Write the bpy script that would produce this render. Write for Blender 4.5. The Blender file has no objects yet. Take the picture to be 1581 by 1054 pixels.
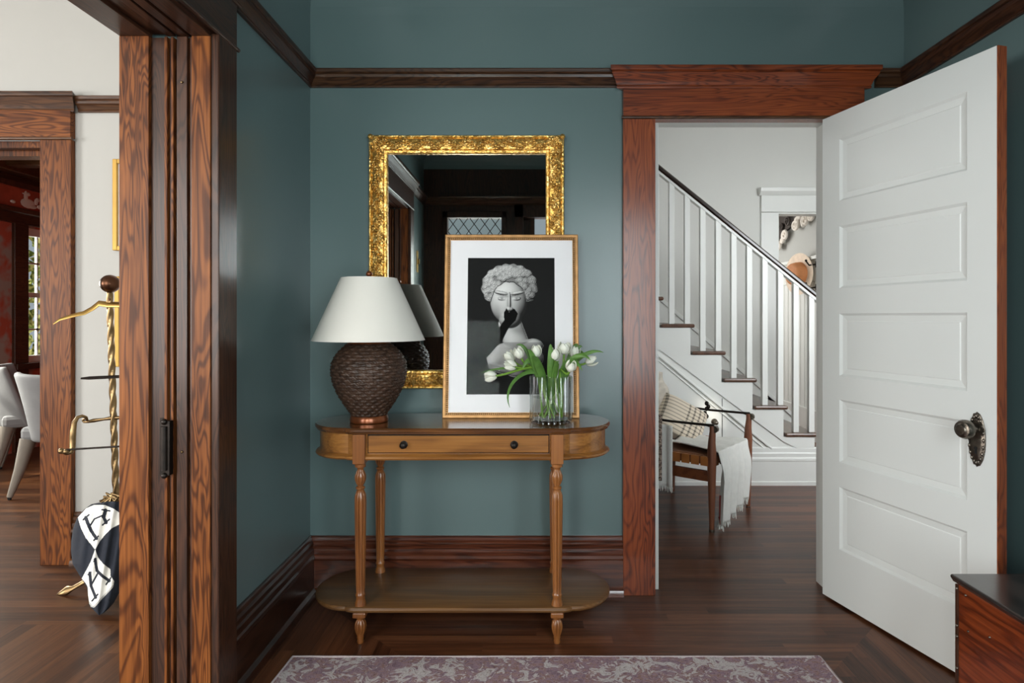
import bpy, math, random
import numpy as np
from mathutils import Vector, Matrix, noise

S = bpy.context.scene
COL = S.collection
PI = math.pi
random.seed(7)

# ------------------------------------------------------------------ camera
F = 956.0; VX = 822.0; VY = 490.0; H = 1.2
cd = bpy.data.cameras.new('camera'); cam = bpy.data.objects.new('camera', cd); COL.objects.link(cam)
cd.sensor_width = 36.0; cd.lens = 36.0 * F / 1581.0
cd.shift_x = -(VX - 790.5) / 1581.0
cd.shift_y = (VY - 527.0) / 1581.0
cd.clip_start = 0.02
cam.location = (0, 0, H); cam.rotation_euler = (PI / 2, 0, 0)
S.camera = cam

def at(px, py, Y):
    return Vector(((px - VX) * Y / F, Y, H + (VY - py) * Y / F))

# ------------------------------------------------------------------ world, lights, exposure
S.view_settings.view_transform = 'Standard'
S.view_settings.look = 'None'
S.view_settings.exposure = 0.0
S.view_settings.gamma = 1.0
S.view_settings.use_curve_mapping = False
S.cycles.use_denoising = True
S.cycles.max_bounces = 10
S.cycles.diffuse_bounces = 6
S.cycles.transparent_max_bounces = 16
S.cycles.sample_clamp_indirect = 6.0
S.cycles.caustics_refractive = False
S.cycles.caustics_reflective = False
w = bpy.data.worlds.new('world'); S.world = w; w.use_nodes = True
bg = w.node_tree.nodes['Background']
bg.inputs[0].default_value = (0.80, 0.90, 1.0, 1); bg.inputs[1].default_value = 0.45

def area(name, loc, aim, sx, sy, power, col):
    l = bpy.data.lights.new(name, 'AREA'); l.shape = 'RECTANGLE'; l.size = sx; l.size_y = sy
    l.energy = power; l.color = col
    o = bpy.data.objects.new(name, l); COL.objects.link(o); o.location = loc
    d = Vector(aim) - Vector(loc)
    o.rotation_euler = d.to_track_quat('-Z', 'Y').to_euler()
    return o
# daylight at the entry and front parlour windows; fill lamps added elsewhere
area('daylight_parlour_window', (-2.65, -1.75, 1.6), (-2.3, 2, 1.35), 2.3, 2.0, 132, (1.0, 0.97, 0.93))
area('fill_parlour_side', (-6.0, -0.25, 1.5), (1.3, 2.2, 1.1), 1.9, 1.9, 235, (1.0, 0.98, 0.95))  # added lamp at an invented parlour opening, brightens the white door
area('daylight_entry_door', (0.88, -0.75, 1.45), (0.5, 2.7, 1.3), 0.95, 1.8, 66, (0.93, 0.97, 1.0))
area('daylight_entry_sidelight', (-0.50, -0.62, 1.42), (0.05, 2.7, 1.25), 0.70, 0.95, 60, (0.97, 0.99, 1.0))
area('fill_dining', (-5.2, 4.35, 1.6), (-3, 4.8, 1.0), 1.5, 1.4, 300, (1.0, 0.95, 0.86))  # added lamp at an invented second dining window, kept out of view
area('fill_hall', (2.6, 2.15, 1.9), (1.4, 4.6, 0.9), 1.3, 1.5, 75, (0.95, 0.98, 1.0))  # added lamp at an invented hall window, lights the stair side
area('fill_landing', (-1.3, 4.9, 3.0), (1.5, 5.0, 1.2), 0.9, 1.0, 14, (0.95, 0.98, 1.0))  # added fill above the stairs; no window is built there
area('fill_rear_room', (1.45, 7.0, 1.8), (2.75, 6.3, 1.2), 1.2, 1.3, 26, (1.0, 0.99, 0.96))  # added fill standing inside the far room, which has no window

sl_ = bpy.data.lights.new('sun', 'SUN'); sl_.energy = 6.0; sl_.angle = 0.02; sl_.color = (1.0, 0.93, 0.8)
so_ = bpy.data.objects.new('sun', sl_); COL.objects.link(so_); so_.rotation_euler = Vector((0.60, 0.42, -0.68)).to_track_quat('-Z', 'Y').to_euler()

# ------------------------------------------------------------------ materials
MATS = {}
def lin(c):
    return tuple(((x / 255.0) / 12.92 if x / 255.0 <= 0.04045 else (((x / 255.0) + 0.055) / 1.055) ** 2.4) for x in c)

def newmat(name):
    m = bpy.data.materials.new(name); m.use_nodes = True
    MATS[name] = m
    nt = m.node_tree
    return m, nt, nt.nodes['Principled BSDF']

def N(nt, t, **kw):
    n = nt.nodes.new(t)
    for k, v in kw.items():
        if k in n.inputs: n.inputs[k].default_value = v
        else: setattr(n, k, v)
    return n

def coords(nt, scale=(1, 1, 1), rot=(0, 0, 0)):
    tc = N(nt, 'ShaderNodeTexCoord'); mp = N(nt, 'ShaderNodeMapping')
    mp.inputs['Scale'].default_value = scale; mp.inputs['Rotation'].default_value = rot
    nt.links.new(tc.outputs['Object'], mp.inputs['Vector'])
    return mp.outputs[0]

def ramp(nt, fac, stops):
    r = N(nt, 'ShaderNodeValToRGB'); e = r.color_ramp.elements
    e[0].position = stops[0][0]; e[0].color = (*stops[0][1], 1)
    e[1].position = stops[-1][0]; e[1].color = (*stops[-1][1], 1)
    for p, c in stops[1:-1]:
        k = e.new(p); k.color = (*c, 1)
    nt.links.new(fac, r.inputs[0])
    return r.outputs[0]

def mth(nt, op, a, b=None, c=None):
    n = N(nt, 'ShaderNodeMath', operation=op)
    for i, x in enumerate((a, b, c)):
        if x is None: continue
        if isinstance(x, (int, float)): n.inputs[i].default_value = x
        else: nt.links.new(x, n.inputs[i])
    return n.outputs[0]

def mixc(nt, f, a, b, mode='MIX'):
    n = N(nt, 'ShaderNodeMix', data_type='RGBA', blend_type=mode)
    for i, x in ((0, f), (6, a), (7, b)):
        if isinstance(x, (int, float)): n.inputs[i].default_value = x
        elif isinstance(x, tuple): n.inputs[i].default_value = (*x, 1)
        else: nt.links.new(x, n.inputs[i])
    return n.outputs[2]

def bump(nt, b, h, strength, dist=0.002):
    n = N(nt, 'ShaderNodeBump'); n.inputs['Strength'].default_value = strength; n.inputs['Distance'].default_value = dist
    nt.links.new(h, n.inputs['Height']); nt.links.new(n.outputs[0], b.inputs['Normal'])

def plain(name, c, rough=0.5, metal=0.0, spec=0.5, noise_amt=0.06, nscale=6.0, bmp=0.0, bscale=200.0, coat=0.0, coatr=0.12):
    m, nt, b = newmat(name)
    v = coords(nt)
    n = N(nt, 'ShaderNodeTexNoise', Scale=nscale, Detail=4.0); nt.links.new(v, n.inputs['Vector'])
    c = lin(c)
    lo = tuple(x * (1 - noise_amt) for x in c); hi = tuple(min(1, x * (1 + noise_amt)) for x in c)
    nt.links.new(ramp(nt, n.outputs[0], [(0.3, lo), (0.7, hi)]), b.inputs['Base Color'])
    b.inputs['Roughness'].default_value = rough; b.inputs['Metallic'].default_value = metal
    b.inputs['Specular IOR Level'].default_value = spec
    b.inputs['Coat Weight'].default_value = coat; b.inputs['Coat Roughness'].default_value = coatr
    if bmp:
        n2 = N(nt, 'ShaderNodeTexNoise', Scale=bscale, Detail=3.0); nt.links.new(v, n2.inputs['Vector'])
        bump(nt, b, n2.outputs[0], bmp)
    return m

def wood(name, dark, mid, light, axis='z', figure=9.0, freq=16.0, rough=0.38, coat=0.25, fscale=1.0, spec=0.4, contrast=1.0):
    """cathedral grain: contour lines of a noise stretched along the board"""
    m, nt, b = newmat(name)
    s = {'x': (0.95, 8, 8), 'y': (8, 0.95, 8), 'z': (8, 8, 0.95)}[axis]
    s = tuple(x * fscale for x in s)
    v = coords(nt, s)
    n1 = N(nt, 'ShaderNodeTexNoise', Scale=1.0, Detail=3.0, Roughness=0.5, Distortion=0.5); nt.links.new(v, n1.inputs['Vector'])
    g = mth(nt, 'SINE', mth(nt, 'MULTIPLY', n1.outputs[0], freq * figure * 1.15))
    g = mth(nt, 'MULTIPLY_ADD', g, 0.5, 0.5)
    g = mth(nt, 'SUBTRACT', 1.0, mth(nt, 'POWER', g, 2.2))
    sf = {'x': (4, 160, 160), 'y': (160, 4, 160), 'z': (160, 160, 4)}[axis]
    v2 = coords(nt, sf)
    n2 = N(nt, 'ShaderNodeTexNoise', Scale=1.0, Detail=3.0); nt.links.new(v2, n2.inputs['Vector'])
    v3 = coords(nt, tuple(x * 0.35 for x in s))
    n3 = N(nt, 'ShaderNodeTexNoise', Scale=1.0, Detail=3.0); nt.links.new(v3, n3.inputs['Vector'])
    f = mth(nt, 'ADD', mth(nt, 'MULTIPLY', g, 0.21 * contrast), mth(nt, 'MULTIPLY', n2.outputs[0], 0.46))
    f = mth(nt, 'ADD', f, mth(nt, 'MULTIPLY', n3.outputs[0], 0.60))
    f = mth(nt, 'SUBTRACT', f, 0.13 * contrast)
    nt.links.new(ramp(nt, f, [(0.22, lin(dark)), (0.5, lin(mid)), (0.82, lin(light))]), b.inputs['Base Color'])
    b.inputs['Roughness'].default_value = rough; b.inputs['Coat Weight'].default_value = coat
    b.inputs['Coat Roughness'].default_value = 0.18; b.inputs['Specular IOR Level'].default_value = spec
    bump(nt, b, n2.outputs[0], 0.25, 0.0012)
    return m

FIR = ((28, 14, 7), (86, 46, 22), (150, 90, 44))
for ax in 'xyz':
    wood('fir_' + ax, *FIR, axis=ax, coat=0.04, rough=0.42, spec=0.18)
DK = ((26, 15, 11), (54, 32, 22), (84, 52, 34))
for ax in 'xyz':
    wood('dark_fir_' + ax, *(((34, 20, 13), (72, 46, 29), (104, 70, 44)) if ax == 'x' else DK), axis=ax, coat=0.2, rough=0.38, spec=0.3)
RED = ((58, 22, 10), (128, 58, 27), (166, 86, 42))
for ax in 'xz':
    wood('red_fir_' + ax, *RED, axis=ax, coat=0.4, rough=0.38, spec=0.4)
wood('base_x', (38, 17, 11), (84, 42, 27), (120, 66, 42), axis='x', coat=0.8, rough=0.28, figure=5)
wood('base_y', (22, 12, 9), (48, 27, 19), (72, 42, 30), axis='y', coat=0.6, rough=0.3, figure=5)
wood('table_wood_x', (88, 50, 22), (150, 98, 46), (190, 132, 68), axis='x', figure=4, freq=8, coat=0.6, rough=0.3, fscale=0.8, contrast=0.6)
wood('table_wood_z', (80, 42, 18), (130, 78, 38), (168, 108, 56), axis='z', figure=3, freq=8, coat=0.6, rough=0.3, contrast=0.6)
wood('table_top_wood', (50, 28, 14), (96, 58, 28), (136, 88, 46), axis='x', figure=4, freq=8, coat=0.9, rough=0.22, fscale=0.8, contrast=0.7)
wood('table_shelf_wood', (52, 34, 18), (100, 68, 38), (146, 102, 58), axis='x', figure=3, freq=6, coat=0.5, rough=0.4, fscale=0.7, contrast=0.5)
wood('trunk_wood', (50, 18, 8), (108, 44, 18), (160, 76, 34), axis='y', figure=6, freq=9, coat=0.5, rough=0.32, fscale=0.9)
wood('trunk_lid_wood', (20, 14, 13), (52, 38, 34), (92, 74, 68), axis='y', figure=4, freq=6, coat=0.8, rough=0.25, fscale=0.8)
wood('chair_wood', (60, 30, 20), (112, 66, 46), (144, 92, 66), axis='z', figure=3, freq=6, coat=0.3, rough=0.4)
wood('chair_rail_wood', (50, 22, 12), (96, 50, 28), (124, 72, 42), axis='y', figure=3, freq=6, coat=0.4, rough=0.35)
wood('tread_wood', (48, 30, 22), (86, 58, 44), (114, 82, 62), axis='y', figure=3, freq=6, coat=0.5, rough=0.35)
wood('rail_wood', (14, 9, 8), (34, 22, 18), (60, 40, 32), axis='x', figure=3, freq=6, coat=0.7, rough=0.25)

def paint(name, c, rough=0.42, var=0.05, coat=0.0):
    return plain(name, c, rough=rough, coat=coat, coatr=0.30, noise_amt=var, nscale=1.6, bmp=0.05, bscale=90.0, spec=0.4)
paint('teal_paint', (100, 120, 120), rough=0.33, var=0.04, coat=0.45)
paint('white_wall', (226, 226, 222), rough=0.6, var=0.02)
paint('cream_wall', (176, 176, 172), rough=0.6, var=0.02)
paint('white_trim', (228, 229, 225), rough=0.32, var=0.02)
paint('door_white', (228, 230, 227), rough=0.34, var=0.02)
paint('ceiling_white', (225, 224, 218), rough=0.7)
plain('red_wall', (164, 74, 52), rough=0.7, noise_amt=0.25, nscale=8)
plain('black_gap', (8, 6, 5), rough=0.8)
plain('iron', (38, 32, 28), rough=0.42, metal=0.7, noise_amt=0.35, nscale=60)
plain('pewter', (120, 112, 102), rough=0.33, metal=1.0, noise_amt=0.35, nscale=70, bmp=0.3, bscale=300)
plain('brass', (186, 152, 88), rough=0.34, metal=1.0, noise_amt=0.15, nscale=20)
plain('old_brass', (132, 110, 78), rough=0.32, metal=1.0, noise_amt=0.25, nscale=30)
plain('bronze', (84, 56, 40), rough=0.3, metal=0.9, noise_amt=0.2, nscale=30)
plain('copper_foot', (132, 72, 38), rough=0.3, metal=0.6, noise_amt=0.25, nscale=25, coat=0.4)
plain('rattan', (66, 47, 36), rough=0.45, noise_amt=0.45, nscale=55, spec=0.5)
plain('shade_cloth', (234, 229, 220), rough=0.85, noise_amt=0.02, bmp=0.08, bscale=600)
plain('mat_board', (250, 247, 249), rough=0.8, noise_amt=0.01)
plain('mirror_glass', (236, 238, 236), rough=0.015, metal=1.0, noise_amt=0.0)
plain('petal', (238, 238, 224), rough=0.55, noise_amt=0.05, nscale=60)
plain('stem_green', (112, 150, 52), rough=0.45, noise_amt=0.2, nscale=40)
plain('leaf_green', (88, 128, 56), rough=0.42, noise_amt=0.3, nscale=25)
plain('cream_knit', (222, 218, 210), rough=0.95, noise_amt=0.06, nscale=40, bmp=0.6, bscale=260)
plain('white_knit', (236, 235, 230), rough=0.95, noise_amt=0.03, nscale=40, bmp=0.5, bscale=420)
plain('navy_knit', (30, 35, 46), rough=0.95, noise_amt=0.15, nscale=60, bmp=0.5, bscale=420)
plain('grey_velvet', (120, 120, 121), rough=0.85, noise_amt=0.08, nscale=10, bmp=0.1)
plain('grey_velvet_leg', (122, 115, 106), rough=0.85, noise_amt=0.08, nscale=10)
plain('leather_strap', (152, 92, 42), rough=0.45, noise_amt=0.2, nscale=14)
plain('leather_dark', (108, 66, 40), rough=0.5, noise_amt=0.2, nscale=20)
plain('fur', (196, 188, 176), rough=1.0, noise_amt=0.15, nscale=30, bmp=1.0, bscale=160)
plain('rust_yarn', (110, 44, 38), rough=0.95, noise_amt=0.2)
plain('hat_straw', (226, 208, 188), rough=0.8, noise_amt=0.08, nscale=30)
plain('hat_tan', (190, 124, 76), rough=0.75, noise_amt=0.08, nscale=30)
plain('carved_dark', (60, 50, 44), rough=0.6, noise_amt=0.2)
plain('carved_white', (226, 218, 208), rough=0.7, noise_amt=0.06)
plain('frame_gold', (178, 132, 84), rough=0.42, metal=0.6, noise_amt=0.2, nscale=30, bmp=0.2, bscale=260)
plain('bead_brown', (112, 80, 44), rough=0.4, metal=0.5, noise_amt=0.2)
plain('thin_gold', (176, 140, 66), rough=0.45, metal=0.5, noise_amt=0.1)
plain('hedge', (118, 138, 62), rough=0.8, noise_amt=0.6, nscale=9)
plain('white_stool', (232, 234, 234), rough=0.5)

def gold_ornate():
    m, nt, b = newmat('ornate_gold')
    v = coords(nt)
    n = N(nt, 'ShaderNodeTexNoise', Scale=70.0, Detail=4.0, Distortion=1.4); nt.links.new(v, n.inputs['Vector'])
    vo = N(nt, 'ShaderNodeTexVoronoi', Scale=75.0); nt.links.new(v, vo.inputs['Vector'])
    c = ramp(nt, n.outputs[0], [(0.3, lin((160, 108, 44))), (0.5, lin((224, 174, 88))), (0.7, lin((250, 220, 150)))])
    nt.links.new(c, b.inputs['Base Color'])
    b.inputs['Metallic'].default_value = 0.85; b.inputs['Roughness'].default_value = 0.28
    h = mth(nt, 'ADD', n.outputs[0], mth(nt, 'MULTIPLY', vo.outputs['Distance'], 0.8))
    bump(nt, b, h, 0.7, 0.004)
gold_ornate()

def glass(name, tint=(1, 1, 1), ior=1.45, rough=0.0):
    m, nt, b = newmat(name)
    b.inputs['Base Color'].default_value = (*tint, 1); b.inputs['Transmission Weight'].default_value = 1.0
    b.inputs['Roughness'].default_value = rough; b.inputs['IOR'].default_value = ior
    v = coords(nt); n = N(nt, 'ShaderNodeTexNoise', Scale=9.0); nt.links.new(v, n.inputs['Vector']); bump(nt, b, n.outputs[0], 0.02)
glass('vase_glass', (0.97, 1.0, 0.99), 1.35)
glass('water', (0.97, 1.0, 0.98), 1.2)

def pane(name, refl=1.0, tint=(0.96, 0.98, 0.98), ior=1.5):
    m = bpy.data.materials.new(name); m.use_nodes = True; MATS[name] = m; nt = m.node_tree
    for n in list(nt.nodes): nt.nodes.remove(n)
    o = N(nt, 'ShaderNodeOutputMaterial'); t = N(nt, 'ShaderNodeBsdfTransparent'); g = N(nt, 'ShaderNodeBsdfGlossy')
    t.inputs[0].default_value = (*tint, 1); g.inputs['Roughness'].default_value = 0.01
    geo = N(nt, 'ShaderNodeNewGeometry'); dp = N(nt, 'ShaderNodeVectorMath', operation='DOT_PRODUCT')
    nt.links.new(geo.outputs['Incoming'], dp.inputs[0]); nt.links.new(geo.outputs['Normal'], dp.inputs[1])
    f0 = ((ior - 1) / (ior + 1)) ** 2
    fr = mth(nt, 'MULTIPLY_ADD', mth(nt, 'POWER', mth(nt, 'SUBTRACT', 1.0, mth(nt, 'ABSOLUTE', dp.outputs['Value'])), 5.0), 1 - f0, f0); mx = N(nt, 'ShaderNodeMixShader')
    v = coords(nt); nz = N(nt, 'ShaderNodeTexNoise', Scale=3.0); nt.links.new(v, nz.inputs['Vector'])
    bm = N(nt, 'ShaderNodeBump'); bm.inputs['Strength'].default_value = 0.01; nt.links.new(nz.outputs[0], bm.inputs['Height']); nt.links.new(bm.outputs[0], g.inputs['Normal'])
    nt.links.new(mth(nt, 'MULTIPLY', fr, refl), mx.inputs[0])
    nt.links.new(t.outputs[0], mx.inputs[1]); nt.links.new(g.outputs[0], mx.inputs[2]); nt.links.new(mx.outputs[0], o.inputs[0])
pane('pane_glass')
pane('leaded_glass', tint=(0.82, 0.86, 0.84))
pane('glazing_glass', refl=0.05, tint=(1, 1, 1))
pane('rib_glass', refl=2.2, tint=(0.95, 0.97, 0.965), ior=1.5)
pane('water_surface', refl=0.8, tint=(0.99, 1.0, 0.99), ior=1.15)

def floor_mat():
    """strip floor laid round the room: boards follow the nearest wall; mitred at the corners"""
    m, nt, b = newmat('oak_strip_floor')
    tc = N(nt, 'ShaderNodeTexCoord'); sp = N(nt, 'ShaderNodeSeparateXYZ'); nt.links.new(tc.outputs['Object'], sp.inputs[0])
    X, Y = sp.outputs[0], sp.outputs[1]
    # entry: mitres run at 45 degrees out of its two far corners
    dl = mth(nt, 'ADD', X, 0.969); db = mth(nt, 'SUBTRACT', 2.7, Y); dr = mth(nt, 'SUBTRACT', 1.62, X)
    side = mth(nt, 'MINIMUM', dl, dr)
    along_y = mth(nt, 'LESS_THAN', side, db)
    inentry = mth(nt, 'MULTIPLY', mth(nt, 'GREATER_THAN', X, -1.08), mth(nt, 'LESS_THAN', Y, 2.7))
    inparlour = mth(nt, 'MULTIPLY', mth(nt, 'LESS_THAN', X, -1.08), mth(nt, 'LESS_THAN', Y, 2.42))
    sel = mth(nt, 'ADD', mth(nt, 'MULTIPLY', along_y, inentry), inparlour)
    a = N(nt, 'ShaderNodeMix', data_type='FLOAT'); nt.links.new(sel, a.inputs[0]); nt.links.new(X, a.inputs[2]); nt.links.new(Y, a.inputs[3]); U = a.outputs[0]
    c = N(nt, 'ShaderNodeMix', data_type='FLOAT'); nt.links.new(sel, c.inputs[0]); nt.links.new(Y, c.inputs[2]); nt.links.new(X, c.inputs[3]); V = c.outputs[0]
    W = 0.057
    row = mth(nt, 'FLOOR', mth(nt, 'DIVIDE', V, W))
    wn = N(nt, 'ShaderNodeTexWhiteNoise', noise_dimensions='1D'); nt.links.new(row, wn.inputs['W'])
    seg = mth(nt, 'FLOOR', mth(nt, 'ADD', mth(nt, 'DIVIDE', U, 1.1), mth(nt, 'MULTIPLY', wn.outputs[0], 5.0)))
    cb = N(nt, 'ShaderNodeCombineXYZ'); nt.links.new(row, cb.inputs[0]); nt.links.new(seg, cb.inputs[1])
    w2 = N(nt, 'ShaderNodeTexWhiteNoise', noise_dimensions='2D'); nt.links.new(cb.outputs[0], w2.inputs['Vector'])
    # grain
    cg = N(nt, 'ShaderNodeCombineXYZ'); nt.links.new(mth(nt, 'MULTIPLY', U, 1.6), cg.inputs[0]); nt.links.new(mth(nt, 'MULTIPLY', V, 42.0), cg.inputs[1]); nt.links.new(mth(nt, 'MULTIPLY', w2.outputs[0], 9.0), cg.inputs[2])
    g1 = N(nt, 'ShaderNodeTexNoise', Scale=1.0, Detail=4.0, Distortion=0.5); nt.links.new(cg.outputs[0], g1.inputs['Vector'])
    cf = N(nt, 'ShaderNodeCombineXYZ'); nt.links.new(mth(nt, 'MULTIPLY', U, 12.0), cf.inputs[0]); nt.links.new(mth(nt, 'MULTIPLY', V, 260.0), cf.inputs[1])
    g2 = N(nt, 'ShaderNodeTexNoise', Scale=1.0, Detail=3.0); nt.links.new(cf.outputs[0], g2.inputs['Vector'])
    f = mth(nt, 'ADD', mth(nt, 'MULTIPLY', g1.outputs[0], 0.5), mth(nt, 'MULTIPLY', g2.outputs[0], 0.3))
    f = mth(nt, 'ADD', f, mth(nt, 'MULTIPLY', mth(nt, 'SUBTRACT', w2.outputs[0], 0.5), 0.22))
    c1 = ramp(nt, f, [(0.2, lin((44, 22, 13))), (0.42, lin((92, 53, 33))), (0.7, lin((134, 84, 55)))])
    # parlour and dining boards are a lighter orange brown
    c2 = ramp(nt, f, [(0.2, lin((38, 20, 11))), (0.42, lin((78, 47, 27))), (0.7, lin((112, 74, 46)))])
    col = mixc(nt, mth(nt, 'LESS_THAN', X, -1.08), c1, c2)
    fr = mth(nt, 'FRACT', mth(nt, 'DIVIDE', V, W)); gap = mth(nt, 'LESS_THAN', fr, 0.03)
    col = mixc(nt, mth(nt, 'MULTIPLY', gap, 0.65), col, (0.01, 0.006, 0.004))
    nt.links.new(col, b.inputs['Base Color'])
    b.inputs['Roughness'].default_value = 0.34; b.inputs['Coat Weight'].default_value = 0.05; b.inputs['Coat Roughness'].default_value = 0.2; b.inputs['Specular IOR Level'].default_value = 0.28
    bump(nt, b, mth(nt, 'ADD', mth(nt, 'MULTIPLY', g1.outputs[0], 0.5), mth(nt, 'MULTIPLY', gap, -0.6)), 0.25, 0.0015)
floor_mat()

def rug_mat():
    m, nt, b = newmat('rug_pile')
    v = coords(nt)
    n1 = N(nt, 'ShaderNodeTexNoise', Scale=17.0, Detail=3.0, Distortion=2.2, Roughness=0.6); nt.links.new(v, n1.inputs['Vector'])
    v2 = coords(nt, (1, 1.2, 1)); n2 = N(nt, 'ShaderNodeTexNoise', Scale=40.0, Detail=5.0, Distortion=1.2); nt.links.new(v2, n2.inputs['Vector'])
    vo = N(nt, 'ShaderNodeTexVoronoi', Scale=9.0); nt.links.new(v, vo.inputs['Vector'])
    base = ramp(nt, n2.outputs[0], [(0.35, lin((136, 110, 124))), (0.5, lin((162, 134, 142))), (0.6, lin((152, 116, 108))), (0.72, lin((196, 180, 186)))])
    k = mth(nt, 'ADD', n1.outputs[0], mth(nt, 'MULTIPLY', vo.outputs['Distance'], 0.25))
    blot = ramp(nt, k, [(0.66, (0, 0, 0)), (0.72, (0.8, 0.8, 0.8))])
    col = mixc(nt, blot, base, lin((212, 206, 204)))
    ring = mth(nt, 'SINE', mth(nt, 'MULTIPLY', k, 42.0)); rr = ramp(nt, ring, [(0.80, (0, 0, 0)), (0.95, (1, 1, 1))])
    col = mixc(nt, mth(nt, 'MULTIPLY', rr, 0.6), col, lin((100, 66, 60)))
    nt.links.new(col, b.inputs['Base Color']); b.inputs['Roughness'].default_value = 0.97
    n3 = N(nt, 'ShaderNodeTexNoise', Scale=500.0); nt.links.new(v, n3.inputs['Vector']); bump(nt, b, n3.outputs[0], 0.8, 0.003)
rug_mat()
plain('rug_binding', (186, 172, 172), rough=0.95, noise_amt=0.15, nscale=80)

def plaid_mat():
    m, nt, b = newmat('plaid')
    tc = N(nt, 'ShaderNodeTexCoord'); sp = N(nt, 'ShaderNodeSeparateXYZ'); nt.links.new(tc.outputs['Object'], sp.inputs[0])
    a = mth(nt, 'FRACT', mth(nt, 'MULTIPLY', sp.outputs[0], 26.0)); c = mth(nt, 'FRACT', mth(nt, 'MULTIPLY', sp.outputs[2], 42.0))
    big = mth(nt, 'GREATER_THAN', mth(nt, 'SINE', mth(nt, 'MULTIPLY', sp.outputs[0], 26.0)), -0.1)
    la = mth(nt, 'MULTIPLY', mth(nt, 'LESS_THAN', a, 0.34), big); lc = mth(nt, 'LESS_THAN', c, 0.3)
    s = mth(nt, 'MULTIPLY', mth(nt, 'ADD', la, lc), 0.45)
    nt.links.new(mixc(nt, s, lin((226, 212, 192)), lin((46, 36, 30))), b.inputs['Base Color']); b.inputs['Roughness'].default_value = 0.95
plaid_mat()

def speckle_mat(name, c1, c2, sc):
    m, nt, b = newmat(name); v = coords(nt)
    n = N(nt, 'ShaderNodeTexNoise', Scale=sc, Detail=2.0); nt.links.new(v, n.inputs['Vector'])
    nt.links.new(ramp(nt, n.outputs[0], [(0.42, lin(c1)), (0.58, lin(c2))]), b.inputs['Base Color']); b.inputs['Roughness'].default_value = 0.95
speckle_mat('speckled_wool', (84, 66, 58), (176, 158, 144), 110.0)
speckle_mat('leaf_light', (92, 112, 50), (228, 222, 150), 14.0)
nt = MATS['leaf_light'].node_tree; b = nt.nodes['Principled BSDF']; tl_ = N(nt, 'ShaderNodeBsdfTranslucent'); mx_ = N(nt, 'ShaderNodeMixShader')
nt.links.new(b.inputs['Base Color'].links[0].from_socket, tl_.inputs[0]); mx_.inputs[0].default_value = 0.6
nt.links.new(b.outputs[0], mx_.inputs[1]); nt.links.new(tl_.outputs[0], mx_.inputs[2]); nt.links.new(mx_.outputs[0], nt.nodes['Material Output'].inputs[0])
speckle_mat('grey_pattern', (166, 72, 50), (150, 130, 120), 7.0)

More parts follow.
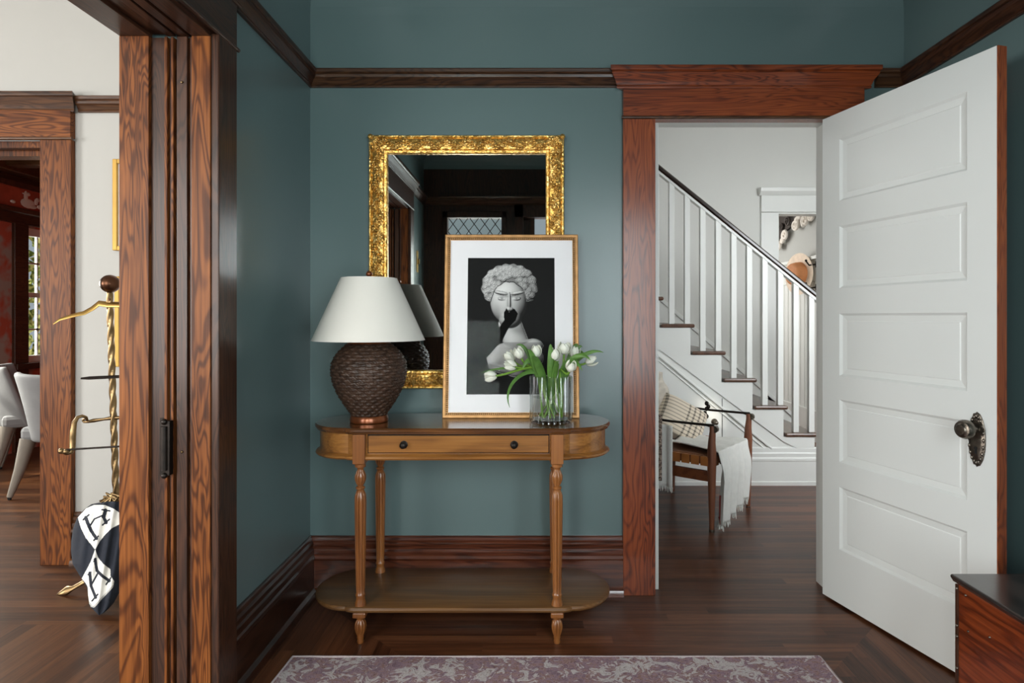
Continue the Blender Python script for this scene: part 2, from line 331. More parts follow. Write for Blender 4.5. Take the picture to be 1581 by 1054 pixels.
# ------------------------------------------------------------------ mesh helpers
class MB:
    def __init__(s): s.v = []; s.f = []; s.m = []
    def add(s, vs, fs, mi=0, M=None):
        k = len(s.v)
        s.v += [tuple(M @ Vector(p)) if M is not None else tuple(p) for p in vs]
        s.f += [tuple(i + k for i in f) for f in fs]; s.m += [mi] * len(fs)
        return s
    def box(s, x0, x1, y0, y1, z0, z1, mi=0, M=None):
        v = [(x, y, z) for x in (x0, x1) for y in (y0, y1) for z in (z0, z1)]
        return s.add(v, [(0, 1, 3, 2), (4, 6, 7, 5), (0, 4, 5, 1), (2, 3, 7, 6), (0, 2, 6, 4), (1, 5, 7, 3)], mi, M)
    def prism(s, poly, axis, a0, a1, mi=0, M=None):
        n = len(poly)
        def pt(p, a):
            return {'x': (a, p[0], p[1]), 'y': (p[0], a, p[1]), 'z': (p[0], p[1], a)}[axis]
        v = [pt(p, a0) for p in poly] + [pt(p, a1) for p in poly]
        fs = [tuple(range(n))[::-1], tuple(range(n, 2 * n))] + [(i, (i + 1) % n, n + (i + 1) % n, n + i) for i in range(n)]
        return s.add(v, fs, mi, M)
    def mould(s, p0, p1, nrm, prof, mi=0):
        """a moulding along p0-p1; prof = (distance from the wall, height) points"""
        v = []
        for p in (p0, p1):
            v += [(p[0] + nrm[0] * d, p[1] + nrm[1] * d, z) for d, z in prof]
        n = len(prof)
        return s.add(v, [tuple(range(n))[::-1], tuple(range(n, 2 * n))] + [(i, (i + 1) % n, n + (i + 1) % n, n + i) for i in range(n)], mi)
    def lathe(s, prof, c=(0, 0, 0), n=32, fn=None, mi=0, M=None, caps=True):
        v = []; fs = []
        for r, z in prof:
            for j in range(n):
                t = 2 * PI * j / n; rr = r * (fn(t, z) if fn else 1)
                v.append((c[0] + rr * math.cos(t), c[1] + rr * math.sin(t), c[2] + z))
        for i in range(len(prof) - 1):
            for j in range(n):
                a = i * n + j; b = i * n + (j + 1) % n
                fs.append((a, b, b + n, a + n))
        if caps:
            fs.append(tuple(range(n))[::-1]); k = (len(prof) - 1) * n; fs.append(tuple(range(k, k + n)))
        return s.add(v, fs, mi, M)
    def tube(s, pts, r, n=8, mi=0, M=None, flat=1.0):
        pts = [Vector(p) for p in pts]; m = len(pts)
        rs = r if isinstance(r, (list, tuple)) else [r] * m
        v = []; fs = []; up = None
        for i, p in enumerate(pts):
            t = (pts[min(i + 1, m - 1)] - pts[max(i - 1, 0)]).normalized()
            if up is None:
                up = t.orthogonal().normalized()
            up = (up - t * up.dot(t)).normalized(); sd = t.cross(up)
            for j in range(n):
                a = 2 * PI * j / n
                v.append(p + up * math.cos(a) * rs[i] + sd * math.sin(a) * rs[i] * flat)
        for i in range(m - 1):
            for j in range(n):
                a = i * n + j; b = i * n + (j + 1) % n
                fs.append((a, b, b + n, a + n))
        fs.append(tuple(range(n))[::-1]); k = (m - 1) * n; fs.append(tuple(range(k, k + n)))
        return s.add(v, fs, mi, M)
    def ball(s, c, r, nu=12, nv=8, mi=0, M=None, R=None):
        if not isinstance(r, (tuple, list)): r = (r, r, r)
        v = []; fs = []
        for i in range(nv + 1):
            ph = PI * i / nv; ph = min(max(ph, 0.02), PI - 0.02)
            for j in range(nu):
                t = 2 * PI * j / nu
                q = Vector((r[0] * math.sin(ph) * math.cos(t), r[1] * math.sin(ph) * math.sin(t), r[2] * math.cos(ph)))
                if R is not None: q = R @ q
                v.append(Vector(c) + q)
        for i in range(nv):
            for j in range(nu):
                a = i * nu + j; b = i * nu + (j + 1) % nu
                fs.append((a + nu, b + nu, b, a))
        fs.append(tuple(range(nu))); k = nv * nu; fs.append(tuple(range(k, k + nu))[::-1])
        return s.add(v, fs, mi, M)
    def grid(s, fn, nu, nv, mi=None, M=None, closeu=False):
        v = []; fs = []; ms = []
        for i in range(nv + 1):
            for j in range(nu + (0 if closeu else 1)):
                v.append(fn(j / nu, i / nv))
        w_ = nu if closeu else nu + 1
        k = len(s.v)
        for i in range(nv):
            for j in range(nu):
                a = i * w_ + j; b = i * w_ + (j + 1) % w_
                fs.append((a, b, b + w_, a + w_)); ms.append(mi((j + .5) / nu, (i + .5) / nv) if callable(mi) else (mi or 0))
        s.v += [tuple(M @ Vector(p)) if M is not None else tuple(p) for p in v]
        s.f += [tuple(i + k for i in f) for f in fs]; s.m += ms
        return s

def thing(name, label=None, cat=None, group=None, loc=(0, 0, 0), rot=(0, 0, 0), kind=None):
    o = bpy.data.objects.new(name, None); COL.objects.link(o); o.location = loc; o.rotation_euler = rot
    o.empty_display_size = 0.1
    return tag(o, label, cat, group, kind)
def tag(o, label=None, cat=None, group=None, kind=None):
    if label: o['label'] = label
    if cat: o['category'] = cat
    if group: o['group'] = group
    if kind: o['kind'] = kind
    return o
def obj(name, mb, mats, parent=None, smooth=None, bev=None, solid=None, sub=0, loc=None, rot=None):
    me = bpy.data.meshes.new(name); me.from_pydata(mb.v, [], mb.f); me.validate()
    if isinstance(mats, str): mats = [mats]
    for k in mats: me.materials.append(MATS[k])
    if len(mats) > 1 and len(me.polygons) == len(mb.m): me.polygons.foreach_set('material_index', mb.m)
    me.update()
    import bmesh
    bm = bmesh.new(); bm.from_mesh(me); bmesh.ops.recalc_face_normals(bm, faces=bm.faces); bm.to_mesh(me); bm.free()
    if smooth is not None:
        me.shade_smooth(); me.set_sharp_from_angle(angle=math.radians(smooth))
    o = bpy.data.objects.new(name, me); COL.objects.link(o)
    if parent is not None: o.parent = parent
    if loc: o.location = loc
    if rot: o.rotation_euler = rot
    if solid:
        m = o.modifiers.new('solid', 'SOLIDIFY'); m.thickness = solid; m.offset = 0
    if bev:
        m = o.modifiers.new('bevel', 'BEVEL'); m.width = bev; m.segments = 2; m.limit_method = 'ANGLE'; m.angle_limit = math.radians(40)
    if sub:
        m = o.modifiers.new('sub', 'SUBSURF'); m.levels = sub; m.render_levels = sub
    return o
def struct(name, mb, mats, parent=None, label=None, **k):
    o = obj(name, mb, mats, parent, **k); tag(o, kind='structure', label=label)
    return o

def wall(name, axis, c0, c1, u0, u1, z0, z1, holes, mat, label=None):
    """a wall across `axis` between c0 and c1 with rectangular openings (u0,u1,z0,z1)"""
    us = sorted({u0, u1, *[h[0] for h in holes], *[h[1] for h in holes]}); zs = sorted({z0, z1, *[h[2] for h in holes], *[h[3] for h in holes]})
    us = [u for u in us if u0 <= u <= u1]; zs = [z for z in zs if z0 <= z <= z1]
    mb = MB()
    for i in range(len(us) - 1):
        zi = 0
        while zi < len(zs) - 1:
            um = (us[i] + us[i + 1]) / 2
            def solid(k): return not any(h[0] < um < h[1] and h[2] < (zs[k] + zs[k + 1]) / 2 < h[3] for h in holes)
            if not solid(zi): zi += 1; continue
            zj = zi
            while zj < len(zs) - 1 and solid(zj): zj += 1
            if axis == 'y': mb.box(us[i], us[i + 1], c0, c1, zs[zi], zs[zj])
            else: mb.box(c0, c1, us[i], us[i + 1], zs[zi], zs[zj])
            zi = zj
    return struct(name, mb, mat, label=label)

def nz(x, y=0.0, z=0.0): return noise.noise(Vector((x, y, z)))

# ================================================================== THE SHELL
XL, XR, YB, YF = -0.969, 1.62, 2.70, -0.15
mb = MB().box(-6.0, 4.2, -1.6, 8.4, -0.06, 0.0)
struct('floor', mb, 'oak_strip_floor', label='dark brown strip oak floor laid along the walls')

# entry hall walls
wall('wall_back', 'y', YB, YB + 0.10, XL - 0.02, 3.7, 0, 3.3, [(0.51, 1.31, -1, 2.078), (2.0, 3.25, 0.9, 2.5)], 'teal_paint', 'teal wall behind the console table')  # right-hand opening added to admit the hall fill lamp
wall('wall_left', 'x', -1.202, XL, YF - 0.1, 3.15, 0, 3.0, [(0.555, 1.885, -1, 2.072)], 'teal_paint', 'teal wall beside the wide cased opening')
wall('wall_right', 'x', XR, XR + 0.1, YF - 0.1, YB, 0, 3.0, [], 'teal_paint', 'dark teal wall behind the open white door')
wall('wall_front', 'y', YF - 0.10, YF, XL - 0.02, XR + 0.02, 0, 3.0, [(-0.76, -0.27, 0.95, 2.09), (-0.08, 1.22, 0.35, 2.09)], 'dark_fir_z', 'dark wood panelled entrance wall')
# coved ceiling of the entry
zc = 2.52; R = 0.30
def cove(mb, p0, p1, n):
    prof = [(R * (1 - math.cos(a)), zc + R * math.sin(a)) for a in [k * PI / 2 / 14 for k in range(15)]]
    for i in range(14):
        v = []
        for p in (p0, p1):
            for d, z in (prof[i], prof[i + 1]): v.append((p[0] + n[0] * d, p[1] + n[1] * d, z))
        mb.add(v, [(0, 1, 3, 2)])
mb = MB()
cove(mb, (XL, YB), (XR, YB), (0, -1)); cove(mb, (XL, YF), (XR, YF), (0, 1))
cove(mb, (XL, YF), (XL, YB), (1, 0)); cove(mb, (XR, YF), (XR, YB), (-1, 0))
mb.box(XL, XR, YF, YB, zc + R, zc + R + 0.05)
struct('ceiling', mb, 'teal_paint', smooth=30, label='teal coved ceiling of the entry')

RAIL = [(0, 2.200), (0.010, 2.200), (0.013, 2.206), (0.010, 2.212), (0.014, 2.216), (0.020, 2.226), (0.032, 2.236), (0.036, 2.246), (0.034, 2.252), (0.040, 2.256), (0.042, 2.268), (0.040, 2.272), (0, 2.272)]
CAP = [(0.0, 2.188), (0.030, 2.188), (0.033, 2.194), (0.030, 2.200), (0.034, 2.206), (0.040, 2.222), (0.052, 2.236), (0.058, 2.246), (0.056, 2.252), (0.064, 2.256), (0.066, 2.270), (0.064, 2.276), (0, 2.276)]
BASE = [(0, 0), (0.046, 0), (0.046, 0.012), (0.040, 0.026), (0.028, 0.032), (0.026, 0.034), (0.026, 0.150), (0.030, 0.156), (0.032, 0.160), (0.030, 0.172), (0.024, 0.178), (0.026, 0.190), (0.024, 0.200), (0.018, 0.206), (0.022, 0.216), (0.022, 0.226), (0.014, 0.234), (0.012, 0.246), (0.008, 0.251), (0, 0.251)]
def trimline(name, segs, prof, mat, label=None):
    mb = MB()
    for p0, p1, n in segs: mb.mould(p0, p1, n, prof)
    return struct(name, mb, mat, smooth=28, label=label)
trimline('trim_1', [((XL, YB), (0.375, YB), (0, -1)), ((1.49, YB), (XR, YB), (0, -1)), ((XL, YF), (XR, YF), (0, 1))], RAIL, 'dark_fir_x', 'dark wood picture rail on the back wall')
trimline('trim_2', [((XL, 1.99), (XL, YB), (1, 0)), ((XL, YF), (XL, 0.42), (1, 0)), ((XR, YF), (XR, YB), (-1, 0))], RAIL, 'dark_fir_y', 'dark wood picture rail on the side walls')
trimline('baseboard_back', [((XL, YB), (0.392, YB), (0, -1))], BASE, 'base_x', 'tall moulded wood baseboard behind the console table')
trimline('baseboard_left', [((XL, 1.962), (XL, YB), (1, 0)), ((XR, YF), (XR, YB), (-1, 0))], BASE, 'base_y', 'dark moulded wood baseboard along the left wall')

# ---- doorway to the stair hall (door casing)
cz = thing('trim_3', kind='structure', label='red brown wood casing with a cornice round the stair hall doorway')
obj('casing_board', MB().box(0.392, 0.531, 2.672, 2.70, 0, 2.06), 'red_fir_z', cz, bev=0.002)
obj('casing_board', MB().box(1.298, 1.432, 2.672, 2.70, 0, 2.06), 'red_fir_z', cz, bev=0.002)
obj('head_board', MB().box(0.392, 1.432, 2.668, 2.70, 2.066, 2.192), 'red_fir_x', cz, bev=0.002)
obj('bead', MB().tube([(0.385, 2.668, 2.062), (1.44, 2.668, 2.062)], 0.007, 10), 'dark_fir_x', cz, smooth=40)
mb = MB()
n_ = len(CAP); vs = []
for x_, sg in ((0.392, -1), (1.432, 1)):
    vs += [(x_ + sg * d * 0.9, YB - d - 0.001, z) for d, z in CAP]
mb.add(vs, [tuple(range(n_))[::-1], tuple(range(n_, 2 * n_))] + [(i, (i + 1) % n_, n_ + (i + 1) % n_, n_ + i) for i in range(n_)])
obj('cornice', mb, 'red_fir_x', cz, smooth=28)
mb = MB().box(0.50, 0.531, 2.70, 2.735, 0, 2.062).box(1.298, 1.32, 2.70, 2.735, 0, 2.062).box(0.531, 1.298, 2.672, 2.735, 2.06, 2.08)
obj('jamb', mb, 'red_fir_z', cz)
mb = MB().box(0.50, 0.557, 2.735, 2.802, 0, 2.062).box(1.292, 1.32, 2.735, 2.802, 0, 2.062).box(0.531, 1.298, 2.735, 2.802, 2.0600, 2.08)
obj('painted_jamb', mb, 'white_trim', cz)
mb = MB().box(0.42, 0.555, 2.80, 2.82, 0, 2.07).box(1.292, 1.43, 2.80, 2.82, 0, 2.07).box(0.42, 1.43, 2.80, 2.82, 2.066, 2.2)
obj('hall_casing', mb, 'white_trim', cz)

# ---- wide cased opening with pocket doors, left wall
co = thing('trim_4', kind='structure', label='dark grained wood casing of the wide pocket door opening')
J = 1.84
def jamb(y0, y1, sgn, far):
    """profile of the jamb: (x0, x1, how far its face stands into the opening, material)"""
    pcs = [(-1.2285, -1.1405, 0.000, 'fir_z'), (-1.1405, -1.0965, -0.012, 'dark_fir_z'), (-1.0965, -1.088, -0.004, 'fir_z'), (-1.086, -1.079, -0.014, 'dark_fir_z'), (-1.078, -1.0705, -0.006, 'fir_z'),
           (-1.0596, -1.0285, -0.004, 'dark_fir_z'), (-1.0285, -1.022, -0.016, 'fir_z'), (-1.022, -1.0136, -0.008, 'dark_fir_z'), (-1.0136, -0.9575, 0.0, 'fir_z')]
    for x0, x1, d, m in pcs:
        f_ = J if far else 0.60
        a, b_ = (f_ - d, f_ + 0.05) if far else (f_ - 0.05, f_ + d)
        obj('jamb_board', MB().box(x0, x1, a, b_, 0, 2.037), m, co, bev=0.0015)
jamb(0, 0, 1, True); jamb(0, 0, 1, False)
for (a, b_) in ((1.846, 1.962), (0.475, 0.594)):
    obj('casing_board', MB().box(-0.972, -0.935, a, b_, 0, 2.047), 'dark_fir_z', co, bev=0.004)
    obj('casing_board', MB().box(-1.2285, -1.20, a, b_, 0, 2.047), 'fir_z', co, bev=0.003)
obj('head_board', MB().box(-0.972, -0.935, 0.475, 1.962, 2.052, 2.19), 'dark_fir_y', co, bev=0.003)
obj('head_board', MB().box(-1.2285, -1.20, 0.475, 1.962, 2.052, 2.19), 'dark_fir_y', co, bev=0.003)
obj('bead', MB().tube([(-0.937, 0.465, 2.050), (-0.937, 1.974, 2.050)], 0.0065, 10), 'dark_fir_y', co, smooth=40)
mb = MB(); vs = []
for y_, sg in ((0.475, -1), (1.962, 1)):
    vs += [(XL + d + 0.006, y_ + sg * d * 0.8, z) for d, z in CAP]
mb.add(vs, [tuple(range(n_))[::-1], tuple(range(n_, 2 * n_))] + [(i, (i + 1) % n_, n_ + (i + 1) % n_, n_ + i) for i in range(n_)])
obj('cornice', mb, 'dark_fir_y', co, smooth=28)
for x0, x1, d, m in [(-1.2285, -1.1405, 0.0, 'dark_fir_y'), (-1.1405, -1.0965, 0.012, 'dark_fir_y'), (-1.0965, -1.0705, 0.006, 'dark_fir_y'), (-1.0596, -1.0285, 0.004, 'dark_fir_y'), (-1.0285, -1.0136, 0.012, 'fir_y'), (-1.0136, -0.9575, 0.0, 'dark_fir_y')]:
    obj('head_jamb', MB().box(x0, x1, 0.58, 1.86, 2.037 + d, 2.075), m, co, bev=0.0015)
obj('track_slot', MB().box(-1.0965, -1.0285, 0.58, 1.86, 2.066, 2.078), 'black_gap', co)
# pocket door leaf inside its slot with the iron latch plate
pdr = thing('door_2', kind='structure', label='edge of the pocket door pushed back into its slot, with an iron latch plate')
obj('door_leaf', MB().box(-1.0725, -1.0610, 1.872, 2.55, 0.01, 2.05), 'black_gap', pdr)
mb = MB().box(-1.098, -1.068, 1.822, 1.842, 0.735, 0.895).box(-1.112, -1.098, 1.848, 1.855, 0.745, 0.90)
mb.tube([(-1.083, 1.822, 0.75), (-1.083, 1.822, 0.88)], 0.009, 10)
mb.ball((-1.083, 1.822, 0.735), 0.009).ball((-1.083, 1.822, 0.893), 0.009)
obj('latch_plate', mb, 'iron', pdr, smooth=40, bev=0.001)
obj('screw', MB().ball((-1.043, 1.843, 0.80), 0.004).ball((-1.043, 1.843, 1.9), 0.004), 'old_brass', pdr, smooth=60)

# ================================================================== PARLOUR (left)
wall('wall_parlour', 'y', 3.03, 3.15, -5.6, -1.19, 0, 3.0, [(-4.3, -2.387, -1, 2.062)], 'cream_wall', 'cream wall of the room on the left')
wall('wall_parlour_front', 'y', -1.5, -1.4, -5.6, -1.19, 0, 3.0, [(-3.75, -1.55, 0.5, 2.5)], 'cream_wall')
wall('wall_parlour_left', 'x', -5.7, -5.6, -1.5, 3.15, 0, 3.0, [(-1.2, 0.75, 0.5, 2.45)], 'cream_wall')  # opening added so the side fill lamp reaches in
struct('wall_parlour_right', MB().box(-1.205, -1.2015, -1.4, 0.475, 0, 2.9).box(-1.205, -1.2015, 1.962, 3.03, 0, 2.9).box(-1.205, -1.2015, 0.475, 1.962, 2.19, 2.9), 'cream_wall')
struct('ceiling_parlour', MB().box(-5.6, -1.2, -1.4, 3.03, 2.95, 3.0), 'ceiling_white')
struct('wall_porch_side', MB().box(-1.3, -1.19, -1.5, -0.2, 0, 3.0), 'cream_wall')
PR = [(d, z) for d, z in RAIL]
trimline('trim_5', [((-2.215, 3.03), (-1.205, 3.03), (0, -1))], PR, 'dark_fir_x', 'dark picture rail across the cream wall')
trimline('baseboard_parlour', [((-2.235, 3.03), (-1.205, 3.03), (0, -1))], BASE, 'dark_fir_x')
cp = thing('trim_6', kind='structure', label='wood casing and cornice of the dining room opening')
obj('casing_board', MB().box(-2.387, -2.236, 3.0, 3.03, 0, 2.062), 'fir_z', cp, bev=0.002)
obj('casing_board', MB().box(-4.45, -4.3, 3.0, 3.03, 0, 2.062), 'fir_z', cp, bev=0.002)
obj('head_board', MB().box(-4.45, -2.236, 2.997, 3.03, 2.072, 2.205), 'fir_x', cp, bev=0.002)
obj('bead', MB().tube([(-4.46, 2.998, 2.067), (-2.228, 2.998, 2.067)], 0.008, 10), 'dark_fir_x', cp, smooth=40)
mb = MB(); vs = []
for x_, sg in ((-4.45, -1), (-2.236, 1)):
    vs += [(x_ + sg * d * 0.5, 3.03 - d, z + 0.009) for d, z in CAP]
mb.add(vs, [tuple(range(n_))[::-1], tuple(range(n_, 2 * n_))] + [(i, (i + 1) % n_, n_ + (i + 1) % n_, n_ + i) for i in range(n_)])
obj('cornice', mb, 'dark_fir_x', cp, smooth=28)
mb = MB().box(-2.400, -2.380, 3.03, 3.17, 0, 2.062).box(-4.3, -2.38, 3.03, 3.07, 2.03, 2.062).box(-4.3, -2.38, 3.09, 3.17, 2.005, 2.062)
obj('jamb', mb, 'fir_z', cp, bev=0.001)

# gilt picture frames on the cream wall, cut off by the jamb
def gilt(z0, z1, xl, label):
    t = thing('picture_frame', label, 'picture', 'gilt frames on the cream wall', loc=(xl, 3.03, z0))
    hh = z1 - z0; ww = 0.34
    mb = MB().box(0, 0.022, -0.025, 0, 0, hh).box(ww - 0.022, ww, -0.025, 0, 0, hh).box(0.022, ww - .022, -0.025, 0, 0, 0.022).box(0.022, ww - .022, -0.025, 0, hh - 0.022, hh)
    obj('frame', mb, 'thin_gold', t, bev=0.003)
    obj('picture', MB().box(0.02, ww - 0.02, -0.012, -0.004, 0.02, hh - 0.02), 'mat_board', t)
gilt(1.526, 1.970, -2.040, 'thin gilt frame edge high on the cream wall')
gilt(0.960, 1.400, -2.030, 'thin gilt frame edge behind the brass valet ball')

# ================================================================== DINING ROOM
DX = -4.6
wall('wall_dining_left', 'x', DX - 0.12, DX, 3.15, 8.3, 0, 2.9, [(3.65, 5.0, 0.79, 2.0), (5.62, 6.35, 0.79, 2.02)], 'grey_pattern', 'red wall with grey scroll pattern')
wall('wall_dining_back', 'y', 8.2, 8.3, -4.7, -1.1, 0, 2.9, [], 'red_wall')
wall('wall_dining_right', 'x', -1.2, -1.1, 3.15, 8.3, 0, 2.9, [], 'red_wall')
struct('ceiling_dining', MB().box(-4.7, -1.1, 3.15, 8.3, 2.62, 2.7), 'dark_fir_y', label='dark wood ceiling of the dining room')
mb = MB()
for yb in (4.2, 5.2, 6.2, 7.2): mb.box(-4.6, -1.2, yb, yb + 0.12, 2.48, 2.62)
mb.box(-4.6, -4.42, 3.15, 8.2, 2.45, 2.62)
struct('trim_7', mb, 'dark_fir_x', bev=0.004, label='dark ceiling beams of the dining room')
mb = MB().mould((DX, 3.15), (DX, 8.2), (1, 0), [(0, 2.36), (0.03, 2.36), (0.05, 2.40), (0.05, 2.45), (0, 2.45)])
mb.mould((DX, 3.15), (DX, 8.2), (1, 0), [(0, 2.035), (0.03, 2.035), (0.035, 2.12), (0.06, 2.13), (0.07, 2.17), (0, 2.17)])
mb.box(DX, DX + 0.03, 5.47, 5.62, 0.0, 2.04).box(DX, DX + 0.03, 6.35, 6.5, 0.0, 2.04).box(DX, DX + 0.07, 5.45, 6.5, 0.735, 0.79)
struct('trim_8', mb, 'dark_fir_y', bev=0.003, label='dark wood plate rail and window casing in the dining room')
# frieze with a pale crane
fz = thing('wall_frieze', kind='structure', label='red frieze strip with a pale crane')
obj('frieze_paper', MB().box(DX, DX + 0.006, 3.2, 8.2, 2.17, 2.37), 'red_wall', fz)
def onwall(px, py, c):
    Y = c * F / (px - VX)
    return Vector((c, Y, H + (VY - py) * Y / F))
mb = MB()
cx_ = DX + 0.012
for px, py, ry, rz in ((43, 314, .14, .045), (40, 303, .04, .05), (43.5, 300, .045, .016), (39, 299, .06, .008), (49, 319, .10, .020), (56, 312, .04, .03), (58, 309, .04, .02), (61, 320, .05, .02), (20, 311, .05, .015)):
    mb.ball(onwall(px, py, cx_), (0.006, ry * 0.6, rz), 10, 6)
obj('crane_motif', mb, 'carved_white', fz, smooth=60)
# dining window
wn = thing('window_1', kind='structure', label='white paned sash window of the dining room with greenery outside')
y0, y1, z0, z1 = 5.62, 6.35, 0.79, 2.02
mb = MB().box(DX - 0.07, DX - 0.02, y0, y0 + 0.05, z0, z1).box(DX - 0.07, DX - 0.02, y1 - 0.05, y1, z0, z1)
mb.box(DX - 0.07, DX - 0.02, y0, y1, z0, z0 + 0.06).box(DX - 0.07, DX - 0.02, y0, y1, z1 - 0.07, z1).box(DX - 0.08, DX - 0.02, y0, y1, 1.385, 1.43)
obj('window_frame', mb, 'white_trim', wn, bev=0.002)
mb = MB()
for yy in (5.80, 5.98, 6.16): mb.box(DX - 0.055, DX - 0.035, yy - 0.008, yy + 0.008, z0, z1)
for zz in (1.09, 1.70): mb.box(DX - 0.055, DX - 0.035, y0, y1, zz - 0.008, zz + 0.008)
obj('muntin', mb, 'white_trim', wn)
obj('pane', MB().box(DX - 0.05, DX - 0.046, y0 + 0.02, y1 - 0.02, z0 + 0.02, z1 - 0.02), 'pane_glass', wn)
w3 = thing('added_window', kind='structure', label='wide white sash window added unseen in the dining room for its light')  # unseen window added to carry the dining fill lamp
mb = MB()
for a, b_ in ((3.65, 3.70), (4.30, 4.35), (4.95, 5.0)): mb.box(DX - 0.07, DX - 0.02, a, b_, 0.79, 2.0)
for a, b_ in ((0.79, 0.85), (1.37, 1.41), (1.94, 2.0)): mb.box(DX - 0.068, DX - 0.022, 3.70, 4.95, a, b_)
obj('window_frame', mb, 'white_trim', w3, bev=0.002)
obj('pane', MB().box(DX - 0.05, DX - 0.046, 3.67, 4.98, 0.81, 1.98), 'pane_glass', w3)
mb = MB().box(DX, DX + 0.03, 3.50, 3.65, 0.0, 2.04).box(DX, DX + 0.03, 5.0, 5.12, 0.0, 2.04).box(DX, DX + 0.07, 3.48, 5.14, 0.735, 0.79)
obj('window_casing', mb, 'dark_fir_z', w3, bev=0.003)
# greenery outside
mb = MB()
random.seed(3)
for i in range(3300):
    c = Vector((-7.2 + random.uniform(-.5, .5), random.uniform(5.0, 11.0), random.uniform(-0.3, 4.0)))
    r = random.uniform(0.04, 0.09); R_ = Matrix.Rotation(random.uniform(0, 6.28), 3, 'X') @ Matrix.Rotation(random.uniform(-.9, .9), 3, 'Y')
    q = [Vector((0, -r, 0)), Vector((0.01, 0, r * 1.6)), Vector((0, r, 0)), Vector((-0.01, 0, -r * 1.6))]
    mb.add([c + R_ @ k for k in q], [(0, 1, 2, 3)])
tag(obj('hedge', mb, 'leaf_light'), 'sunlit yellow green hedge outside the dining room window', 'hedge', kind='stuff')
struct('ground', MB().box(-9, -4.8, 2.5, 12, -0.4, -0.3), 'hedge')

# dining chairs
def dining_chair(loc, rz, label):
    t = thing('dining_chair', label, 'chair', 'grey dining chairs', loc=(loc[0], loc[1], 0), rot=(0, 0, rz))
    # local: back panel faces -y, seat goes to +y; width in x
    def back(u, v):
        w_ = 0.215 + 0.045 * v ** 1.2
        a = (u - .5) * 2
        wrap = 0.20 * (abs(a) ** 3)
        z = 0.372 + 0.455 * v + 0.012 * a * a * v
        return Vector((a * w_, -0.02 - 0.06 * v + wrap * (1 - v * 0.45), z))
    mb = MB().grid(back, 24, 14)
    obj('backrest', mb, 'grey_velvet', t, smooth=60, solid=0.045, sub=1)
    mb = MB().box(-0.225, 0.225, 0.0, 0.46, 0.372, 0.47)
    obj('seat', mb, 'grey_velvet', t, bev=0.03)
    for sx in (-1, 1):
        for (ya, yb) in ((0.03, -0.045), (0.42, 0.47)):
            m2 = MB().tube([(sx * 0.185, ya, 0.385), (sx * 0.205, (ya + yb) / 2, 0.2), (sx * 0.245, yb, 0.018)], [0.046, 0.033, 0.017], 10)
            lg = obj('leg', m2, 'grey_velvet_leg', t, smooth=50)
            obj('foot', MB().tube([(sx * 0.245, yb, 0.019), (sx * 0.246, yb, 0.0)], [0.013, 0.010], 8), 'black_gap', lg, smooth=50)
    return t
dining_chair((-3.195, 4.12), 0.0, 'grey upholstered dining chair with its back to us, beside the wood casing')
dining_chair((-4.05, 4.75), -0.95, 'grey upholstered dining chair behind the other, cut off by the frame edge')

# ================================================================== STAIR HALL
SY = 4.45
paint('hall_white', (216, 216, 211), rough=0.55, var=0.02)
wall('wall_hall', 'y', 5.45, 5.57, -1.6, 4.0, 0, 3.9, [(2.16, 2.75, -1, 2.11)], 'hall_white', 'white plaster wall above the staircase')
wall('wall_hall_right', 'x', 3.6, 3.7, 2.8, 5.57, 0, 3.9, [], 'hall_white')
wall('wall_hall_left', 'x', -1.1, -1.0, 3.15, 5.57, 0, 2.55, [], 'hall_white')
struct('ceiling_hall', MB().box(-1.6, 4.0, 2.8, 4.40, 3.25, 3.3).box(-1.6, 4.0, 4.40, 5.57, 3.85, 3.9).box(-1.6, 4.0, 4.38, 4.43, 3.25, 3.9), 'ceiling_white')
struct('wall_hall_front', MB().box(-1.0, 0.42, 2.80, 2.803, 0, 3.25).box(1.43, 2.0, 2.80, 2.803, 0, 3.25).box(0.42, 1.43, 2.80, 2.803, 2.2, 3.25), 'hall_white')
# casing of the far doorway
fd = thing('trim_9', kind='structure', label='white casing and cornice of the far doorway')
obj('casing_board', MB().box(2.006, 2.16, 5.425, 5.45, 0, 2.12), 'white_trim', fd, bev=0.002)
obj('head_board', MB().box(2.006, 3.0, 5.42, 5.45, 2.125, 2.27), 'white_trim', fd, bev=0.002)
obj('cornice', MB().prism([(5.45, 2.27), (5.41, 2.27), (5.38, 2.30), (5.375, 2.33), (5.45, 2.33)], 'x', 1.985, 3.02), 'white_trim', fd, bev=0.002)
obj('jamb', MB().box(2.15, 2.165, 5.45, 5.58, 0, 2.12), 'white_trim', fd)

# staircase
st = thing('staircase', 'white painted staircase with dark treads and a dark handrail', 'staircase')
def tz(i): return 0.177 + 0.1955 * (i - 1)
def tx(i): return 2.053 - 0.2224 * (i - 2)
NT = 12
lo = at(1252, 713, SY); lo2 = at(1047, 561, SY)
sl = (lo2.z - lo.z) / (lo2.x - lo.x)
mb = MB(); mb2 = MB()
for i in range(1, NT + 1):
    xa_, xb_ = tx(i) - 0.2524, tx(i) - 0.03; zt_ = tz(i) - 0.028
    mb.box(xa_, xb_, SY, SY + 0.04, 0, zt_)
    za_, zb_ = max(0.2, lo.z + sl * (xa_ - lo.x)), max(0.2, lo.z + sl * (xb_ - lo.x))
    za_, zb_ = min(za_, zt_ - .01), min(zb_, zt_ - .01)
    mb2.prism([(xa_, za_), (xb_, zb_), (xb_, zt_), (xa_, zt_)], 'y', SY - 0.010, SY + 0.001)
obj('side_panel', mb, 'white_trim', st)
obj('stringer', mb2, 'white_trim', st)
a_ = at(1012, 543, SY); b_ = at(1191, 690, SY)
sl2 = (a_.z - b_.z) / (a_.x - b_.x)
mb = MB()
xa = 0.0
za = b_.z + sl2 * (xa - b_.x)
